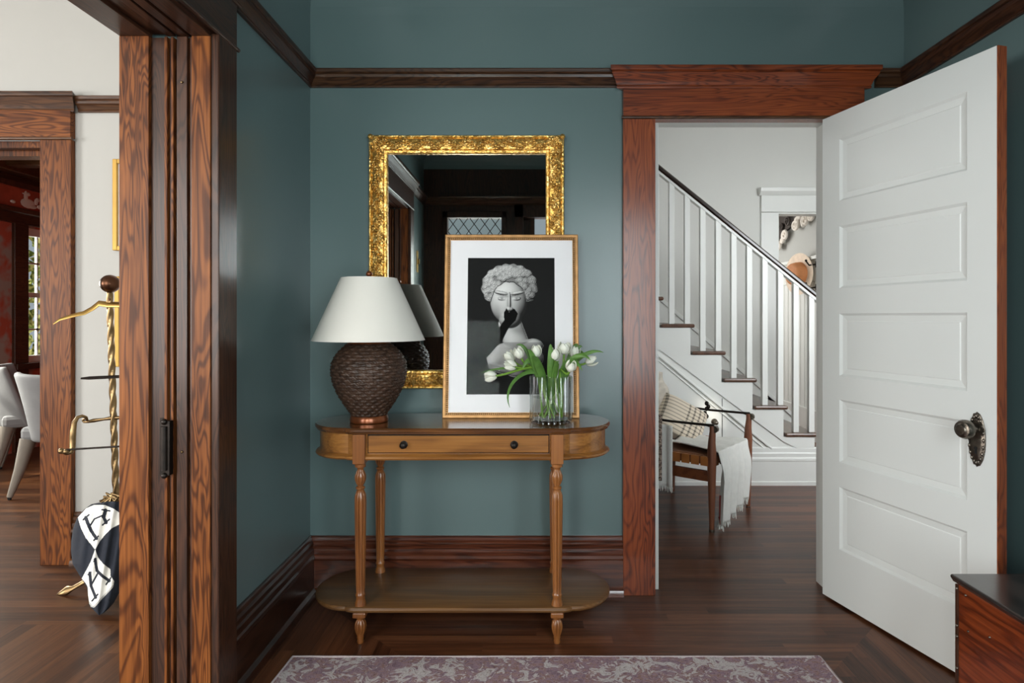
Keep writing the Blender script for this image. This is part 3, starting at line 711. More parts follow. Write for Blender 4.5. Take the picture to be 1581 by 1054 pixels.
mb.prism([(xa, za), (b_.x, b_.z), (b_.x, b_.z - 0.018), (xa, za - 0.018)], 'y', SY - 0.014, SY)
mb.prism([(xa, za - 0.03), (b_.x - .04, b_.z - 0.018 + 0.002), (b_.x - .04, b_.z - 0.024), (xa, za - 0.038)], 'y', SY - 0.008, SY)
obj('panel_moulding', mb, 'white_trim', st, bev=0.002)
mb = MB().mould((-1.0, SY), (2.4, SY), (0, -1), [(0, 0), (0.03, 0), (0.03, 0.025), (0.022, 0.03), (0.022, 0.17), (0.026, 0.175), (0.026, 0.19), (0.014, 0.2), (0.018, 0.225), (0.012, 0.235), (0.012, 0.262), (0.004, 0.27), (0, 0.27)])
obj('baseboard', mb, 'white_trim', st, smooth=28)
mb = MB()
q = at(1115, 640, SY)
mb.box(q.x - 0.002, q.x + 0.002, SY - 0.002, SY + 0.001, 0.27, 0.62)
obj('cupboard_door_gap', mb, 'black_gap', st)
q = at(1103, 651, SY)
mb = MB().tube([(q.x, SY, q.z), (q.x, SY - 0.03, q.z)], 0.010, 12).ball((q.x, SY - 0.045, q.z), (0.016, 0.014, 0.016)).tube([(q.x, SY, q.z), (q.x, SY - 0.006, q.z)], [0.024, 0.022], 20)
obj('cupboard_knob', mb, 'pewter', st, smooth=40)
for i in range(1, NT + 1):
    x1 = tx(i); x0 = tx(i) - 0.2224 - 0.02
    m2 = MB().box(x0, x1, SY - 0.025, 5.44, tz(i) - 0.028, tz(i))
    obj('tread', m2, 'tread_wood', st, bev=0.011)
    obj('riser', MB().box(x1 - 0.045, x1 - 0.03, SY + 0.04, 5.44, tz(i) - 0.1955, tz(i) - 0.028), 'white_trim', st)
zr0 = 1.368; zr1 = 2.322; xr0 = (1265 - VX) * 4.47 / F; xr1 = (1012.6 - VX) * 4.47 / F
srl = (zr1 - zr0) / (xr1 - xr0)
def zrail(x): return zr0 + srl * (x - xr0)
def slanted(x0, x1, prof):
    """prof: (y, dz) around the rail section; runs from x0 to x1 along the slope"""
    m2 = MB(); n = len(prof)
    v = [(x, y, zrail(x) + dz) for x in (x0, x1) for y, dz in prof]
    return m2.add(v, [tuple(range(n))[::-1], tuple(range(n, 2 * n))] + [(i, (i + 1) % n, n + (i + 1) % n, n + i) for i in range(n)])
yc = 4.49
ca = math.sqrt(1 + srl * srl)
obj('handrail', slanted(2.45, -0.6, [(yc - .026, -.045), (yc - .034, -.032), (yc - .034, -.014), (yc - .022, 0), (yc + .022, 0), (yc + .034, -.014), (yc + .034, -.032), (yc + .026, -.045)]), 'rail_wood', st, smooth=35)
obj('under_rail', slanted(2.45, -0.6, [(yc - .024, -.066), (yc - .024, -.045), (yc + .024, -.045), (yc + .024, -.066)]), 'white_trim', st)
for k in range(-2, 22):
    xb = (1251.5 - 23.9 * k - VX) * yc / F
    i = min(max(int(math.floor((2.053 - xb) / 0.2224)) + 2, 1), NT)
    if xb > tx(1) + 0.1: continue
    zb = tz(i) if xb < tx(1) else 0
    v = []
    h_ = 0.0195
    for x in (xb - h_, xb + h_):
        for y in (yc - h_, yc + h_): v += [(x, y, zb), (x, y, zrail(x) - 0.062)]
    m2 = MB().add(v, [(0, 1, 3, 2), (4, 6, 7, 5), (0, 4, 5, 1), (2, 3, 7, 6), (0, 2, 6, 4), (1, 5, 7, 3)])
    obj('baluster', m2, 'white_trim', st, bev=0.002)
# wall skirt on the far side of the flight
m2 = MB(); x0, x1 = 2.3, -0.6
sk = 0.1955 / 0.2224
def zs(x): return tz(2) + sk * (2.053 - x)
m2.prism([(x0, zs(x0) - .2), (x0, zs(x0) + .18), (x1, zs(x1) + .18), (x1, zs(x1) - .2)], 'y', 5.425, 5.45)
m2.prism([(x0, zs(x0) + .15), (x0, zs(x0) + .19), (x1, zs(x1) + .19), (x1, zs(x1) + .15)], 'y', 5.405, 5.45)
obj('wall_string', m2, 'white_trim', st, bev=0.003)

# ---- room past the far doorway
FX = 2.75
wall('wall_rear_right', 'x', FX, FX + 0.1, 5.57, 8.3, 0, 3.0, [], 'cream_wall', 'pale wall with boards in the far room')
wall('wall_rear_back', 'y', 8.2, 8.3, 0.9, FX, 0, 3.0, [], 'cream_wall')
wall('wall_rear_left', 'x', 0.9, 1.0, 5.57, 8.3, 0, 3.0, [], 'cream_wall')
struct('ceiling_rear', MB().box(0.9, FX, 5.57, 8.3, 2.95, 3.0), 'ceiling_white')
mb = MB().box(FX - 0.012, FX, 5.58, 8.2, 0.0, 1.55)
mb2 = MB()
y = 5.62
while y < 8.2:
    mb.box(FX - 0.018, FX - 0.011, y, y + 0.085, 0.30, 1.55); y += 0.1
mb.box(FX - 0.03, FX, 5.58, 8.2, 0, 0.30).box(FX - 0.03, FX, 5.58, 8.2, 1.55, 1.76).box(FX - 0.07, FX, 5.58, 8.2, 1.76, 1.79)
struct('trim_10', mb, 'white_trim', bev=0.002, label='white boarded wainscot with a peg rail in the far room')
for k, (yy, zz) in enumerate(((5.93, 1.71), (5.93, 1.49), (6.78, 1.66))):
    mb = MB().tube([(FX - 0.03, yy, zz), (FX - 0.10, yy, zz - 0.01), (FX - 0.13, yy, zz + 0.03)], 0.008, 8).ball((FX - 0.13, yy, zz + 0.035), 0.012).box(FX - 0.036, FX - 0.03, yy - 0.012, yy + 0.012, zz - 0.03, zz + 0.03)
    tag(obj('coat_hook', mb, 'iron', smooth=40), ['black iron coat hook right of the hat, on the rail', 'black iron coat hook low on the boards, right of the hat', 'black iron coat hook left of the hat, mostly hidden'][k], 'hook', 'coat hooks')
# hat on its hook
ht = thing('hat', 'pale brimmed hat with a tan crown hanging on the boarded wall', 'hat', loc=(FX - 0.10, 6.13, 1.63), rot=(0, 0, 0.18))
Rx = Matrix.Rotation(-PI / 2, 4, 'Y')
obj('brim', MB().lathe([(0.02, 0), (0.17, 0.004), (0.205, 0.012), (0.207, 0.018), (0.17, 0.012), (0.02, 0.01)], n=40, M=Rx @ Matrix.Diagonal((1.0, 1.1, 1, 1))), 'hat_straw', ht, smooth=50)
obj('crown', MB().lathe([(0.125, 0.008), (0.12, 0.05), (0.11, 0.085), (0.08, 0.10), (0.02, 0.09)], n=40, M=Rx @ Matrix.Diagonal((0.95, 1.1, 1, 1))), 'hat_tan', ht, smooth=50)
# carved ornament
orn = thing('carved_ornament', 'dark carved panel edged with white scrolls high in the far room', 'ornament')
ox = FX - 0.05
def W(px, py, off=0.0): 
    c = FX - 0.03 - off
    return onwall(px, py, c)
pts = [W(px, py) for px, py in ((1196, 322), (1236, 322), (1234, 330), (1226, 338), (1220, 350), (1212, 357), (1208, 366), (1205, 374), (1196, 378))]
mb = MB(); n = len(pts)
v = [p for p in pts] + [p + Vector((0.025, 0, 0)) for p in pts]
mb.add(v, [tuple(range(n))[::-1], tuple(range(n, 2 * n))] + [(i, (i + 1) % n, n + (i + 1) % n, n + i) for i in range(n)])
obj('panel', mb, 'carved_dark', orn)
mb = MB()
def spiral(mb, px, py, r, turns=1.6, th=0.012, off=0.02, ph=0):
    c = W(px, py, off); p = []
    for k in range(28):
        t = k / 27; a = ph + t * turns * 2 * PI; rr = r * (1 - 0.8 * t)
        p.append(c + Vector((-0.01 * t, rr * math.cos(a) * 1.3, rr * math.sin(a))))
    mb.tube(p, [th * (1 - 0.4 * k / 27) for k in range(28)], 7)
spiral(mb, 1216, 342, 0.06); spiral(mb, 1206, 350, 0.035, ph=2)
obj('scroll_carving', mb, 'carved_dark', orn, smooth=60)
mb = MB()
for px, py, r in ((1212, 363, .055), (1228, 347, .055), (1231, 340, .03), (1243, 340, .06), (1252, 334, .045), (1234, 333, .03), (1202, 380, .045), (1208, 371, .03)):
    mb = MB(); spiral(mb, px, py, r, th=0.017, off=0.03, ph=px)
    mb.ball(W(px, py, 0.015), (0.02, r * 1.1, r * .95), 12, 8)
    obj('white_scroll', mb, 'carved_white', orn, smooth=60)

# ================================================================== THE OPEN DOOR
dr = thing('door_1', kind='structure', label='open white five panel door with an old metal knob', loc=(1.2498, 2.667, 0.0116), rot=(0, 0, math.atan2(-0.7316, 0.206)))
# local x = along the leaf, local y<0 side faces the camera / room
WD, HT, TK = 0.76, 2.04, 0.036
# facing: door direction u=(.271,-.963); the room side is to the left (-x world) = local -y
px0, px1 = 0.097, 0.657
rows = [(0.225, 0.486), (0.588, 0.848), (0.946, 1.205), (1.310, 1.568), (1.672, 1.930)]
mb = MB().box(0, px0, -0.0, TK, 0, HT).box(px1, WD - 0.004, 0, TK, 0, HT)
edges = [0] + [e for r in rows for e in r] + [HT]
for k in range(0, len(edges), 2): mb.box(px0, px1, 0, TK, edges[k], edges[k + 1])
obj('frame', mb, 'door_white', dr)
def framering(mb, x0, x1, z0, z1, d0, d1, wd):
    """sloped moulding ring from depth d0 at the outer edge to d1 at the inner edge"""
    o_ = [(x0, d0, z0), (x1, d0, z0), (x1, d0, z1), (x0, d0, z1)]
    i_ = [(x0 + wd, d1, z0 + wd), (x1 - wd, d1, z0 + wd), (x1 - wd, d1, z1 - wd), (x0 + wd, d1, z1 - wd)]
    mb.add(o_ + i_, [(k, (k + 1) % 4, 4 + (k + 1) % 4, 4 + k) for k in range(4)])
for (z0, z1) in rows:
    mb = MB()
    for s_ in (0, 1):
        f_ = (lambda d: d) if s_ == 0 else (lambda d: TK - d)
        framering(mb, px0, px1, z0, z1, f_(0.0), f_(0.009), 0.009)
        framering(mb, px0 + .009, px1 - .009, z0 + .009, z1 - .009, f_(0.009), f_(0.0125), 0.022)
        framering(mb, px0 + .031, px1 - .031, z0 + .031, z1 - .031, f_(0.0125), f_(0.010), 0.003)
        a = 0.034
        mb.add([(px0 + a, f_(.010), z0 + a), (px1 - a, f_(.010), z0 + a), (px1 - a, f_(.010), z1 - a), (px0 + a, f_(.010), z1 - a)], [(0, 1, 2, 3)])
    obj('panel', mb, 'door_white', dr)
obj('latch_edge', MB().box(WD - 0.004, WD, 0, TK, 0, HT), 'red_fir_z', dr)
kx, kz = 0.6925, 0.795
M_ = Matrix.Translation((kx, 0, kz)) @ Matrix.Rotation(PI / 2, 4, 'X')
mb = MB().lathe([(0.02, 0.0), (1.0, 0.0), (1.0, 0.25), (0.93, 0.45), (0.8, 0.40), (0.74, 0.55), (0.5, 0.65), (0.02, 0.7)], n=48, fn=lambda t, z: 1 + (0.03 * math.cos(16 * t) if z > 0.05 else 0), M=M_ @ Matrix.Diagonal((0.029, 0.087, 0.009, 1)))
for k in range(20):
    t = 2 * PI * k / 20
    mb.ball((kx + 0.0245 * math.cos(t), -0.005, kz + 0.075 * math.sin(t)), (0.004, 0.004, 0.007), 8, 6)
obj('escutcheon', mb, 'pewter', dr, smooth=50)
mb = MB().lathe([(0.013, 0.0), (0.013, 0.028), (0.02, 0.032), (0.030, 0.040), (0.031, 0.052), (0.026, 0.062), (0.018, 0.064), (0.015, 0.068), (0.003, 0.069)], n=32, M=Matrix.Translation((kx, -0.004, kz + 0.035)) @ Matrix.Rotation(PI / 2, 4, 'X'))
obj('knob', mb, 'pewter', dr, smooth=40)
obj('keyhole', MB().box(kx - .003, kx + .003, -0.0085, -0.006, kz - 0.045, kz - 0.028).tube([(kx, -.0088, kz - .028), (kx, -.006, kz - .028)], .005, 10), 'black_gap', dr)

# ================================================================== FRONT WALL DETAIL (seen in the mirror)
wn2 = thing('window_2', kind='structure', label='leaded diamond pane window beside the entrance, seen in the mirror')
mb = MB().box(-0.80, -0.755, YF, YF + 0.02, 0.9, 2.14).box(-0.275, -0.23, YF, YF + 0.02, 0.9, 2.14).box(-0.80, -0.23, YF, YF + 0.02, 2.085, 2.14).box(-0.80, -0.23, YF, YF + 0.03, 0.9, 0.955)
obj('window_frame', mb, 'dark_fir_z', wn2, bev=0.003)
obj('pane', MB().box(-0.76, -0.27, YF - 0.055, YF - 0.05, 0.95, 2.09), 'leaded_glass', wn2)
mb = MB()
def clipseg(x0, z0, x1, z1, b):
    t0, t1 = 0., 1.; dx, dz = x1 - x0, z1 - z0
    for p, q in ((-dx, x0 - b[0]), (dx, b[1] - x0), (-dz, z0 - b[2]), (dz, b[3] - z0)):
        if abs(p) < 1e-9:
            if q < 0: return None
        else:
            t = q / p
            if p < 0: t0 = max(t0, t)
            else: t1 = min(t1, t)
    return (x0 + t0 * dx, z0 + t0 * dz, x0 + t1 * dx, z0 + t1 * dz) if t0 < t1 - 1e-3 else None
for sg in (1, -1):
    for k in range(-30, 40):
        s_ = clipseg(-0.76, 0.95 + k * 0.128 - (0 if sg > 0 else 0), -0.27, 0.95 + k * 0.128 + sg * 0.49 * 1.35, (-0.76, -0.27, 0.95, 2.09))
        if s_: mb.tube([(s_[0], YF - .045, s_[1]), (s_[2], YF - .045, s_[3])], 0.004, 5)
obj('lead_came', mb, 'iron', wn2)
dr3 = thing('door_3', kind='structure', label='dark glazed entrance door, seen in the mirror')
mb = MB().box(-0.16, -0.08, YF, YF + 0.02, 0, 2.2).box(1.22, 1.30, YF, YF + 0.02, 0, 2.2).box(-0.16, 1.30, YF, YF + 0.02, 2.09, 2.2)
obj('door_casing', mb, 'dark_fir_z', dr3, bev=0.003)
mb = MB().box(-0.08, 0.02, YF - 0.08, YF - 0.04, 0.35, 2.09).box(1.12, 1.22, YF - 0.08, YF - 0.04, 0.35, 2.09).box(0.52, 0.60, YF - 0.08, YF - 0.04, 0.35, 2.09)
obj('door_stile', mb, 'dark_fir_z', dr3)
obj('pane', MB().box(-0.06, 1.2, YF - 0.062, YF - 0.058, 0.35, 2.09), 'pane_glass', dr3)
tag(obj('switch_plate', MB().box(XL, XL + 0.006, 0.13, 0.19, 1.58, 1.76).box(XL + .006, XL + .02, .155, .165, 1.65, 1.69), 'brass', bev=0.001), 'tall brass plate on the dark wall, seen at the left of the mirror', 'wall plate')

# ================================================================== CONSOLE TABLE
tb = thing('console_table', 'honey brown console table with rounded ends and turned fluted legs', 'table', loc=(-0.272, 2.45, 0))
def outline(hx, yf, yb, rx, bump_, n=18, inset=0.0):
    """rounded ends with little shoulders where the legs stand; returns xy polygon"""
    pts = []
    cy = (yf + yb) / 2; ry = (yb - yf) / 2
    sx = hx - rx
    f = yf - bump_
    pts += [(-sx + 0.0, f), (sx, f), (sx + 0.018, f + bump_ * 0.4), (sx + 0.026, yf)]
    for k in range(1, n):
        a = -PI / 2 + PI * k / n
        pts.append((sx + 0.026 + (rx - 0.026) * math.cos(a), cy + ry * math.sin(a)))
    pts += [(sx + 0.026, yb), (-sx - 0.026, yb)]
    for k in range(1, n):
        a = PI / 2 + PI * k / n
        pts.append((-sx - 0.026 + (rx - 0.026) * math.cos(a), cy + ry * math.sin(a)))
    pts += [(-sx - 0.026, yf), (-sx - 0.018, f + bump_ * 0.4)]
    return pts
def slab(layers):
    """stack of outlines (offset, z): a moulded edge"""
    mb = MB(); L = []
    for off, z in layers:
        o_ = outline(0.577 + off, -0.175 - off, 0.180 + off, 0.185 + off * .6, 0.012)
        L.append([(x, y, z) for x, y in o_])
    n = len(L[0]); v = [p for l in L for p in l]; fs = [tuple(range(n))[::-1], tuple(range((len(L) - 1) * n, len(L) * n))]
    for k in range(len(L) - 1):
        fs += [(k * n + i, k * n + (i + 1) % n, (k + 1) * n + (i + 1) % n, (k + 1) * n + i) for i in range(n)]
    return mb.add(v, fs)
ZT = 0.794
obj('tabletop', slab([(-.012, ZT - .024), (-.006, ZT - .021), (-.004, ZT - .015), (0.0, ZT - .012), (0.001, ZT - .005), (-.004, ZT)]), 'table_top_wood', tb, smooth=30)
obj('apron', slab([(-.018, 0.692), (-.018, ZT - .020)]), 'table_wood_x', tb, smooth=30)
obj('apron_moulding', slab([(-.018, 0.676), (-.006, 0.677), (-.001, 0.683), (-.004, 0.689), (-.012, 0.694), (-.016, .697)]), 'table_wood_x', tb, smooth=30)
yfr = -0.175 - 0.012 + 0.018
obj('drawer_gap', MB().box(-0.3345, 0.3345, yfr - 0.0008, yfr + 0.004, 0.7005, 0.7685), 'black_gap', tb)
dw = obj('drawer', MB().box(-0.332, 0.332, yfr - 0.006, yfr + 0.01, 0.703, 0.766), 'table_wood_x', tb, bev=0.003)
for kx_ in (-0.20, 0.205):
    mb = MB().lathe([(0.014, 0), (0.0145, 0.003), (0.010, 0.005), (0.006, 0.008), (0.006, 0.014), (0.011, 0.018), (0.012, 0.023), (0.008, 0.027), (0.001, 0.028)], n=20, M=Matrix.Translation((kx_, yfr - 0.006, 0.7335)) @ Matrix.Rotation(PI / 2, 4, 'X'))
    obj('knob', mb, 'iron', dw, smooth=40)
for bx in (-0.363, 0.363):
    obj('leg_block', MB().box(bx - 0.0225, bx + 0.0225, -0.190, -0.14, 0.664, ZT - 0.022), 'table_wood_z', tb, bev=0.002)
SH = 0.140
LEG = [(0.014, 0.664), (0.020, 0.660), (0.020, 0.650), (0.013, 0.646), (0.011, 0.640), (0.015, 0.632), (0.0205, 0.618), (0.0205, 0.603), (0.015, 0.588), (0.010, 0.580), (0.0165, 0.575), (0.0165, 0.569), (0.012, 0.565), (0.015, 0.560),
       (0.0205, 0.545), (0.0215, 0.52), (0.0205, 0.44), (0.0185, 0.32), (0.0165, 0.21), (0.0155, 0.185), (0.0175, 0.182), (0.0185, 0.176), (0.016, 0.170), (0.0165, 0.160), (0.020, 0.150), (0.021, SH)]
def flute(t, z):
    if 0.586 < z < 0.634: return 1 - 0.22 * max(0, math.cos(8 * t)) ** 3
    if 0.19 < z < 0.556: return 1 - 0.26 * max(0, math.cos(8 * t)) ** 5
    return 1
for (lx, ly) in ((-0.363, -0.163), (0.363, -0.163), (-0.363, 0.135), (0.363, 0.135)):
    obj('leg', MB().lathe(LEG, c=(lx, ly, 0), n=128, fn=flute), 'table_wood_z', tb, smooth=50)
obj('lower_shelf', slab([(-.014, SH - .022), (-.004, SH - .020), (0.0, SH - .012), (-.002, SH - .003), (-.008, SH)]), 'table_shelf_wood', tb, smooth=30)
FOOT = [(0.011, 0.0), (0.013, 0.006), (0.011, 0.014), (0.013, 0.020), (0.012, 0.026), (0.018, 0.042), (0.0215, 0.060), (0.019, 0.078), (0.012, 0.088), (0.016, 0.094), (0.015, 0.100)]
def ffl(t, z): return 1 - 0.22 * max(0, math.cos(8 * t)) ** 3 if 0.03 < z < 0.084 else 1
for (lx, ly) in ((-0.363, -0.163), (0.363, -0.163), (-0.363, 0.135), (0.363, 0.135)):
    ft = obj('foot', MB().lathe(FOOT, c=(lx, ly, 0), n=64, fn=ffl), 'table_wood_z', tb, smooth=50)
    obj('foot_block', MB().box(lx - 0.024, lx + 0.024, ly - 0.024, ly + 0.024, 0.099, 0.119), 'table_wood_z', ft, bev=0.004)

# ================================================================== MIRROR
mr = thing('wall_mirror', 'wall mirror in a carved gilt frame above the console table', 'mirror', loc=(-0.284, 2.70, 1.4395))
hx, hz = 0.4215, 0.5465
fw = 0.080
PRF = [(0.0, 0.0), (0.0, 0.030), (0.004, 0.036), (0.010, 0.036), (0.013, 0.030), (0.020, 0.034), (0.040, 0.040), (0.058, 0.036), (0.064, 0.030), (0.068, 0.035), (0.074, 0.033), (0.080, 0.026), (0.080, 0.012)]
def ringprof(mb, hx, hz, prof):
    rings = []
    for d, h in prof:
        rings.append([(-hx + d, -h, -hz + d), (hx - d, -h, -hz + d), (hx - d, -h, hz - d), (-hx + d, -h, hz - d)])
    v = [p for r in rings for p in r]
    fs = []
    for k in range(len(rings) - 1): fs += [(4 * k + i, 4 * k + (i + 1) % 4, 4 * k + 4 + (i + 1) % 4, 4 * k + 4 + i) for i in range(4)]
    mb.add(v, fs)
mb = MB(); ringprof(mb, hx, hz, PRF)
obj('frame', mb, 'ornate_gold', mr, smooth=35)
mb = MB(); random.seed(11)
def leafblob(mb, x, z, ang, L_, w_, h):
    R_ = Matrix.Rotation(-ang, 3, 'Y')
    mb.ball((x, -0.038, z), (L_, h, w_), 8, 6, R=R_)
per = [(-hx, hz, hx, hz), (hx, hz, hx, -hz), (hx, -hz, -hx, -hz), (-hx, -hz, -hx, hz)]
for (xa, za, xb, zb) in per:
    L_ = math.hypot(xb - xa, zb - za); ux, uz = (xb - xa) / L_, (zb - za) / L_; nx, nz_ = uz, -ux
    k = 0; t = 0.02
    while t < L_ - 0.02:
        ph = math.sin(t * 70)
        c = 0.040 + 0.012 * ph
        x = xa + ux * t + nx * c; z = za + uz * t + nz_ * c
        leafblob(mb, x, z, math.atan2(uz, ux) + 0.8 * math.cos(t * 70), 0.013, 0.0045, 0.008)
        for sd in (-1, 1):
            c2 = c + sd * random.uniform(0.008, 0.014)
            c2 = min(max(c2, 0.020), 0.060)
            leafblob(mb, xa + ux * t + nx * c2, za + uz * t + nz_ * c2, math.atan2(uz, ux) + sd * random.uniform(0.5, 1.3), 0.010, 0.0035, 0.006)
        if k % 6 == 0:
            mb.ball((x, -0.040, z), (0.009, 0.010, 0.009), 10, 6)
        k += 1; t += 0.011
for cx_, cz_ in ((-hx, hz), (hx, hz), (hx, -hz), (-hx, -hz)):
    sx_, sz_ = math.copysign(1, cx_), math.copysign(1, cz_)
    for a in range(7):
        an = a / 6 * PI / 2
        leafblob(mb, cx_ - sx_ * (0.012 + 0.022 * math.cos(an)), cz_ - sz_ * (0.012 + 0.022 * math.sin(an)), math.atan2(sz_ * math.sin(an), sx_ * math.cos(an)), 0.020, 0.006, 0.010)
    mb.ball((cx_ - sx_ * 0.008, -0.036, cz_ - sz_ * 0.008), (0.012, 0.010, 0.012), 10, 6)
obj('carved_leaves', mb, 'ornate_gold', mr, smooth=60)
obj('mirror_pane', MB().box(-hx + 0.075, hx - 0.075, -0.018, -0.012, -hz + 0.075, hz - 0.075), 'mirror_glass', mr)

# ================================================================== FRAMED PRINT
th = math.asin((2.580 - 2.494) / 0.757)
fp = thing('framed_print', 'framed black and white print of a marble bust leaning on the mirror', 'picture', loc=(-0.087, 2.494, ZT), rot=(-th, 0, 0))
PW, PH = 0.277, 0.757   # half width, height
mb = MB()
def ringbox(mb, hx, z0, z1, prof):
    rings = [[(-hx + d, -h, z0 + d), (hx - d, -h, z0 + d), (hx - d, -h, z1 - d), (-hx + d, -h, z1 - d)] for d, h in prof]
    v = [p for r in rings for p in r]; fs = []
    for k in range(len(rings) - 1): fs += [(4 * k + i, 4 * k + (i + 1) % 4, 4 * k + 4 + (i + 1) % 4, 4 * k + 4 + i) for i in range(4)]
    mb.add(v, fs)
# depth is +y behind the face: face at y=0
ringbox(mb, PW, 0, PH, [(0.0, -0.022), (0.0, -0.002), (0.003, 0.0), (0.011, -0.001), (0.013, -0.005), (0.023, -0.006), (0.023, -0.014)])
obj('frame', mb, 'frame_gold', fp, smooth=30)
mb = MB()
def beadrow(mb, x0, z0, x1, z1, st_=0.0082, r=0.0037):
    L_ = math.hypot(x1 - x0, z1 - z0); n = int(L_ / st_)
    for k in range(n + 1):
        t = k / n; mb.ball((x0 + (x1 - x0) * t, 0.004, z0 + (z1 - z0) * t), r, 6, 4)
c = 0.018
beadrow(mb, -PW + c, c, PW - c, c); beadrow(mb, -PW + c, PH - c, PW - c, PH - c); beadrow(mb, -PW + c, c, -PW + c, PH - c); beadrow(mb, PW - c, c, PW - c, PH - c)
obj('beading', mb, 'bead_brown', fp, smooth=60)
obj('mat', MB().box(-PW + .022, PW - .022, 0.0125, 0.014, 0.022, PH - 0.022), 'mat_board', fp)
obj('backing', MB().box(-PW + .004, PW - .004, 0.018, 0.021, 0.004, PH - 0.004), 'bead_brown', fp)
# the print itself: a grid coloured by a computed picture
U0, U1, V0, V1 = 100.0, 698.0, 70.0, 985.0
nx, ny = 196, 300
xs = np.linspace(U0, U1, nx); ys = np.linspace(V0, V1, ny); GX, GY = np.meshgrid(xs, ys)
acc = np.zeros(GX.shape); KS = 7.0
def blob(cx, cy, rx, ry, dz, base=0, rot=0):
    global acc
    c_, s_ = math.cos(rot), math.sin(rot); dx = GX - cx; dy = GY - cy
    a = (dx * c_ + dy * s_) / rx; b = (-dx * s_ + dy * c_) / ry; q = 1 - a * a - b * b
    acc = acc + np.where(q > 0, np.exp((base + dz * np.sqrt(np.maximum(q, 0))) / KS) - np.exp(base / KS) * 0.0, 0)
blob(382, 372, 124, 146, 112); blob(392, 474, 80, 76, 104, 4)
for k in range(9):
    t = k / 8; blob(392 + 44 * t, 520 + 130 * t, 80 + 8 * t, 70, 62, -22 - 10 * t)
blob(425, 742, 196, 108, 66, -30); blob(562, 655, 58, 38, 44, -22, .25); blob(500, 668, 90, 52, 50, -26, .1); blob(300, 762, 72, 46, 50, -22, -.3); blob(350, 812, 112, 38, 44, -24, .18); blob(430, 840, 60, 30, 34, -24)
facemask = acc > 0
blob(386, 366, 11, 62, 30, 104); blob(388, 418, 24, 15, 22, 104)
for sx in (-1, 1):
    blob(386 + sx * 54, 309, 46, 11, 14, 100, sx * -0.16); blob(386 + sx * 50, 346, 27, 13, 12, 94); 
hgt = np.where(acc > 0, KS * np.log(np.maximum(acc, 1e-9)), -1e3)
# curly hair: a wreath with whorled locks
random.seed(21)
hair = (((GX - 388) / 194) ** 2 + ((GY - 268) / 158) ** 2 < 1 + 0.05 * np.sin(np.arctan2(GY - 268, GX - 388) * 17)) & ~((((GX - 384) / 128) ** 2 + ((GY - 400) / 168) ** 2) < 1 + 0.04 * np.sin(GX * .11)) & (GY < 372)
cur = [(388 + 185 * r_ * math.cos(a), 268 - 150 * r_ * math.sin(a)) for a, r_ in [(random.uniform(-.75, PI + .75), math.sqrt(random.uniform(.18, 1.0))) for _ in range(120)]]
d1 = np.full(GX.shape, 1e9); idx = np.zeros(GX.shape)
for k, (cx, cy) in enumerate(cur):
    d = np.hypot((GX - cx), (GY - cy) * 1.15); m_ = d < d1; d1 = np.where(m_, d, d1); idx = np.where(m_, k, idx)
dome = 62 + 60 * np.sqrt(np.maximum(0, 1 - ((GX - 388) / 205) ** 2 - ((GY - 268) / 170) ** 2))
curl = 13 * np.sqrt(np.maximum(0, 1 - (d1 / 24) ** 2)) + 2.6 * np.cos(d1 * 0.62 + np.arctan2(GY - 268, GX - 388) * 3 + idx)
hgt = np.where(hair, dome + curl + 10, hgt)
mask = hgt > -500
hh_ = np.where(mask, hgt, 0.0)
gy_, gx_ = np.gradient(hh_, ys[1] - ys[0], xs[1] - xs[0])
nl = np.sqrt(gx_ ** 2 + gy_ ** 2 + 1)
lx_, ly_, lz_ = -0.34, -0.46, 0.82
lam = np.clip((-gx_ * lx_ - gy_ * ly_ + lz_) / nl, 0, 1)
img = np.where(mask, 0.03 + 0.80 * lam ** 1.25, 0.016)
img = np.where(hair, img * (0.42 + 0.50 * np.clip(1.15 - d1 / 24, 0, 1)), img)
img *= np.where((mask) & (GY > 640), 0.62, 1.0)
img *= np.where(mask, 1 - 0.30 * np.clip((GX - 400) / 160, 0, 1), 1)
def dark(cx, cy, rx, ry, f, rot=0):
    global img
    c_, s_ = math.cos(rot), math.sin(rot); dx = GX - cx; dy = GY - cy
    e = ((dx * c_ + dy * s_) / rx) ** 2 + ((-dx * s_ + dy * c_) / ry) ** 2
    img = np.where(mask & ~hair, img * (1 - f * np.exp(-e * 1.2)), img)
for sx in (-1, 1):
    dark(386 + sx * 48, 326, 36, 8, .55, sx * -0.12); dark(386 + sx * 50, 338, 25, 3, .7, sx * .05); dark(386 + sx * 50, 358, 24, 3.5, .45, sx * -.05); dark(386 + sx * 50, 347, 9, 7, .6); dark(386 + sx * 82, 430, 26, 60, .22)
    dark(386 + sx * 20, 322, 9, 20, .4)
dark(372, 385, 6, 40, .22); dark(400, 392, 8, 38, .32); dark(440, 560, 70, 30, .35, .3); dark(300, 800, 120, 5, .5, .25); dark(380, 470, 90, 12, .25)
for (cx, cy, rx, ry, ro) in ((500, 640, 60, 6, -.4), (450, 690, 80, 8, .1)): dark(cx, cy, rx, ry, .35, ro)
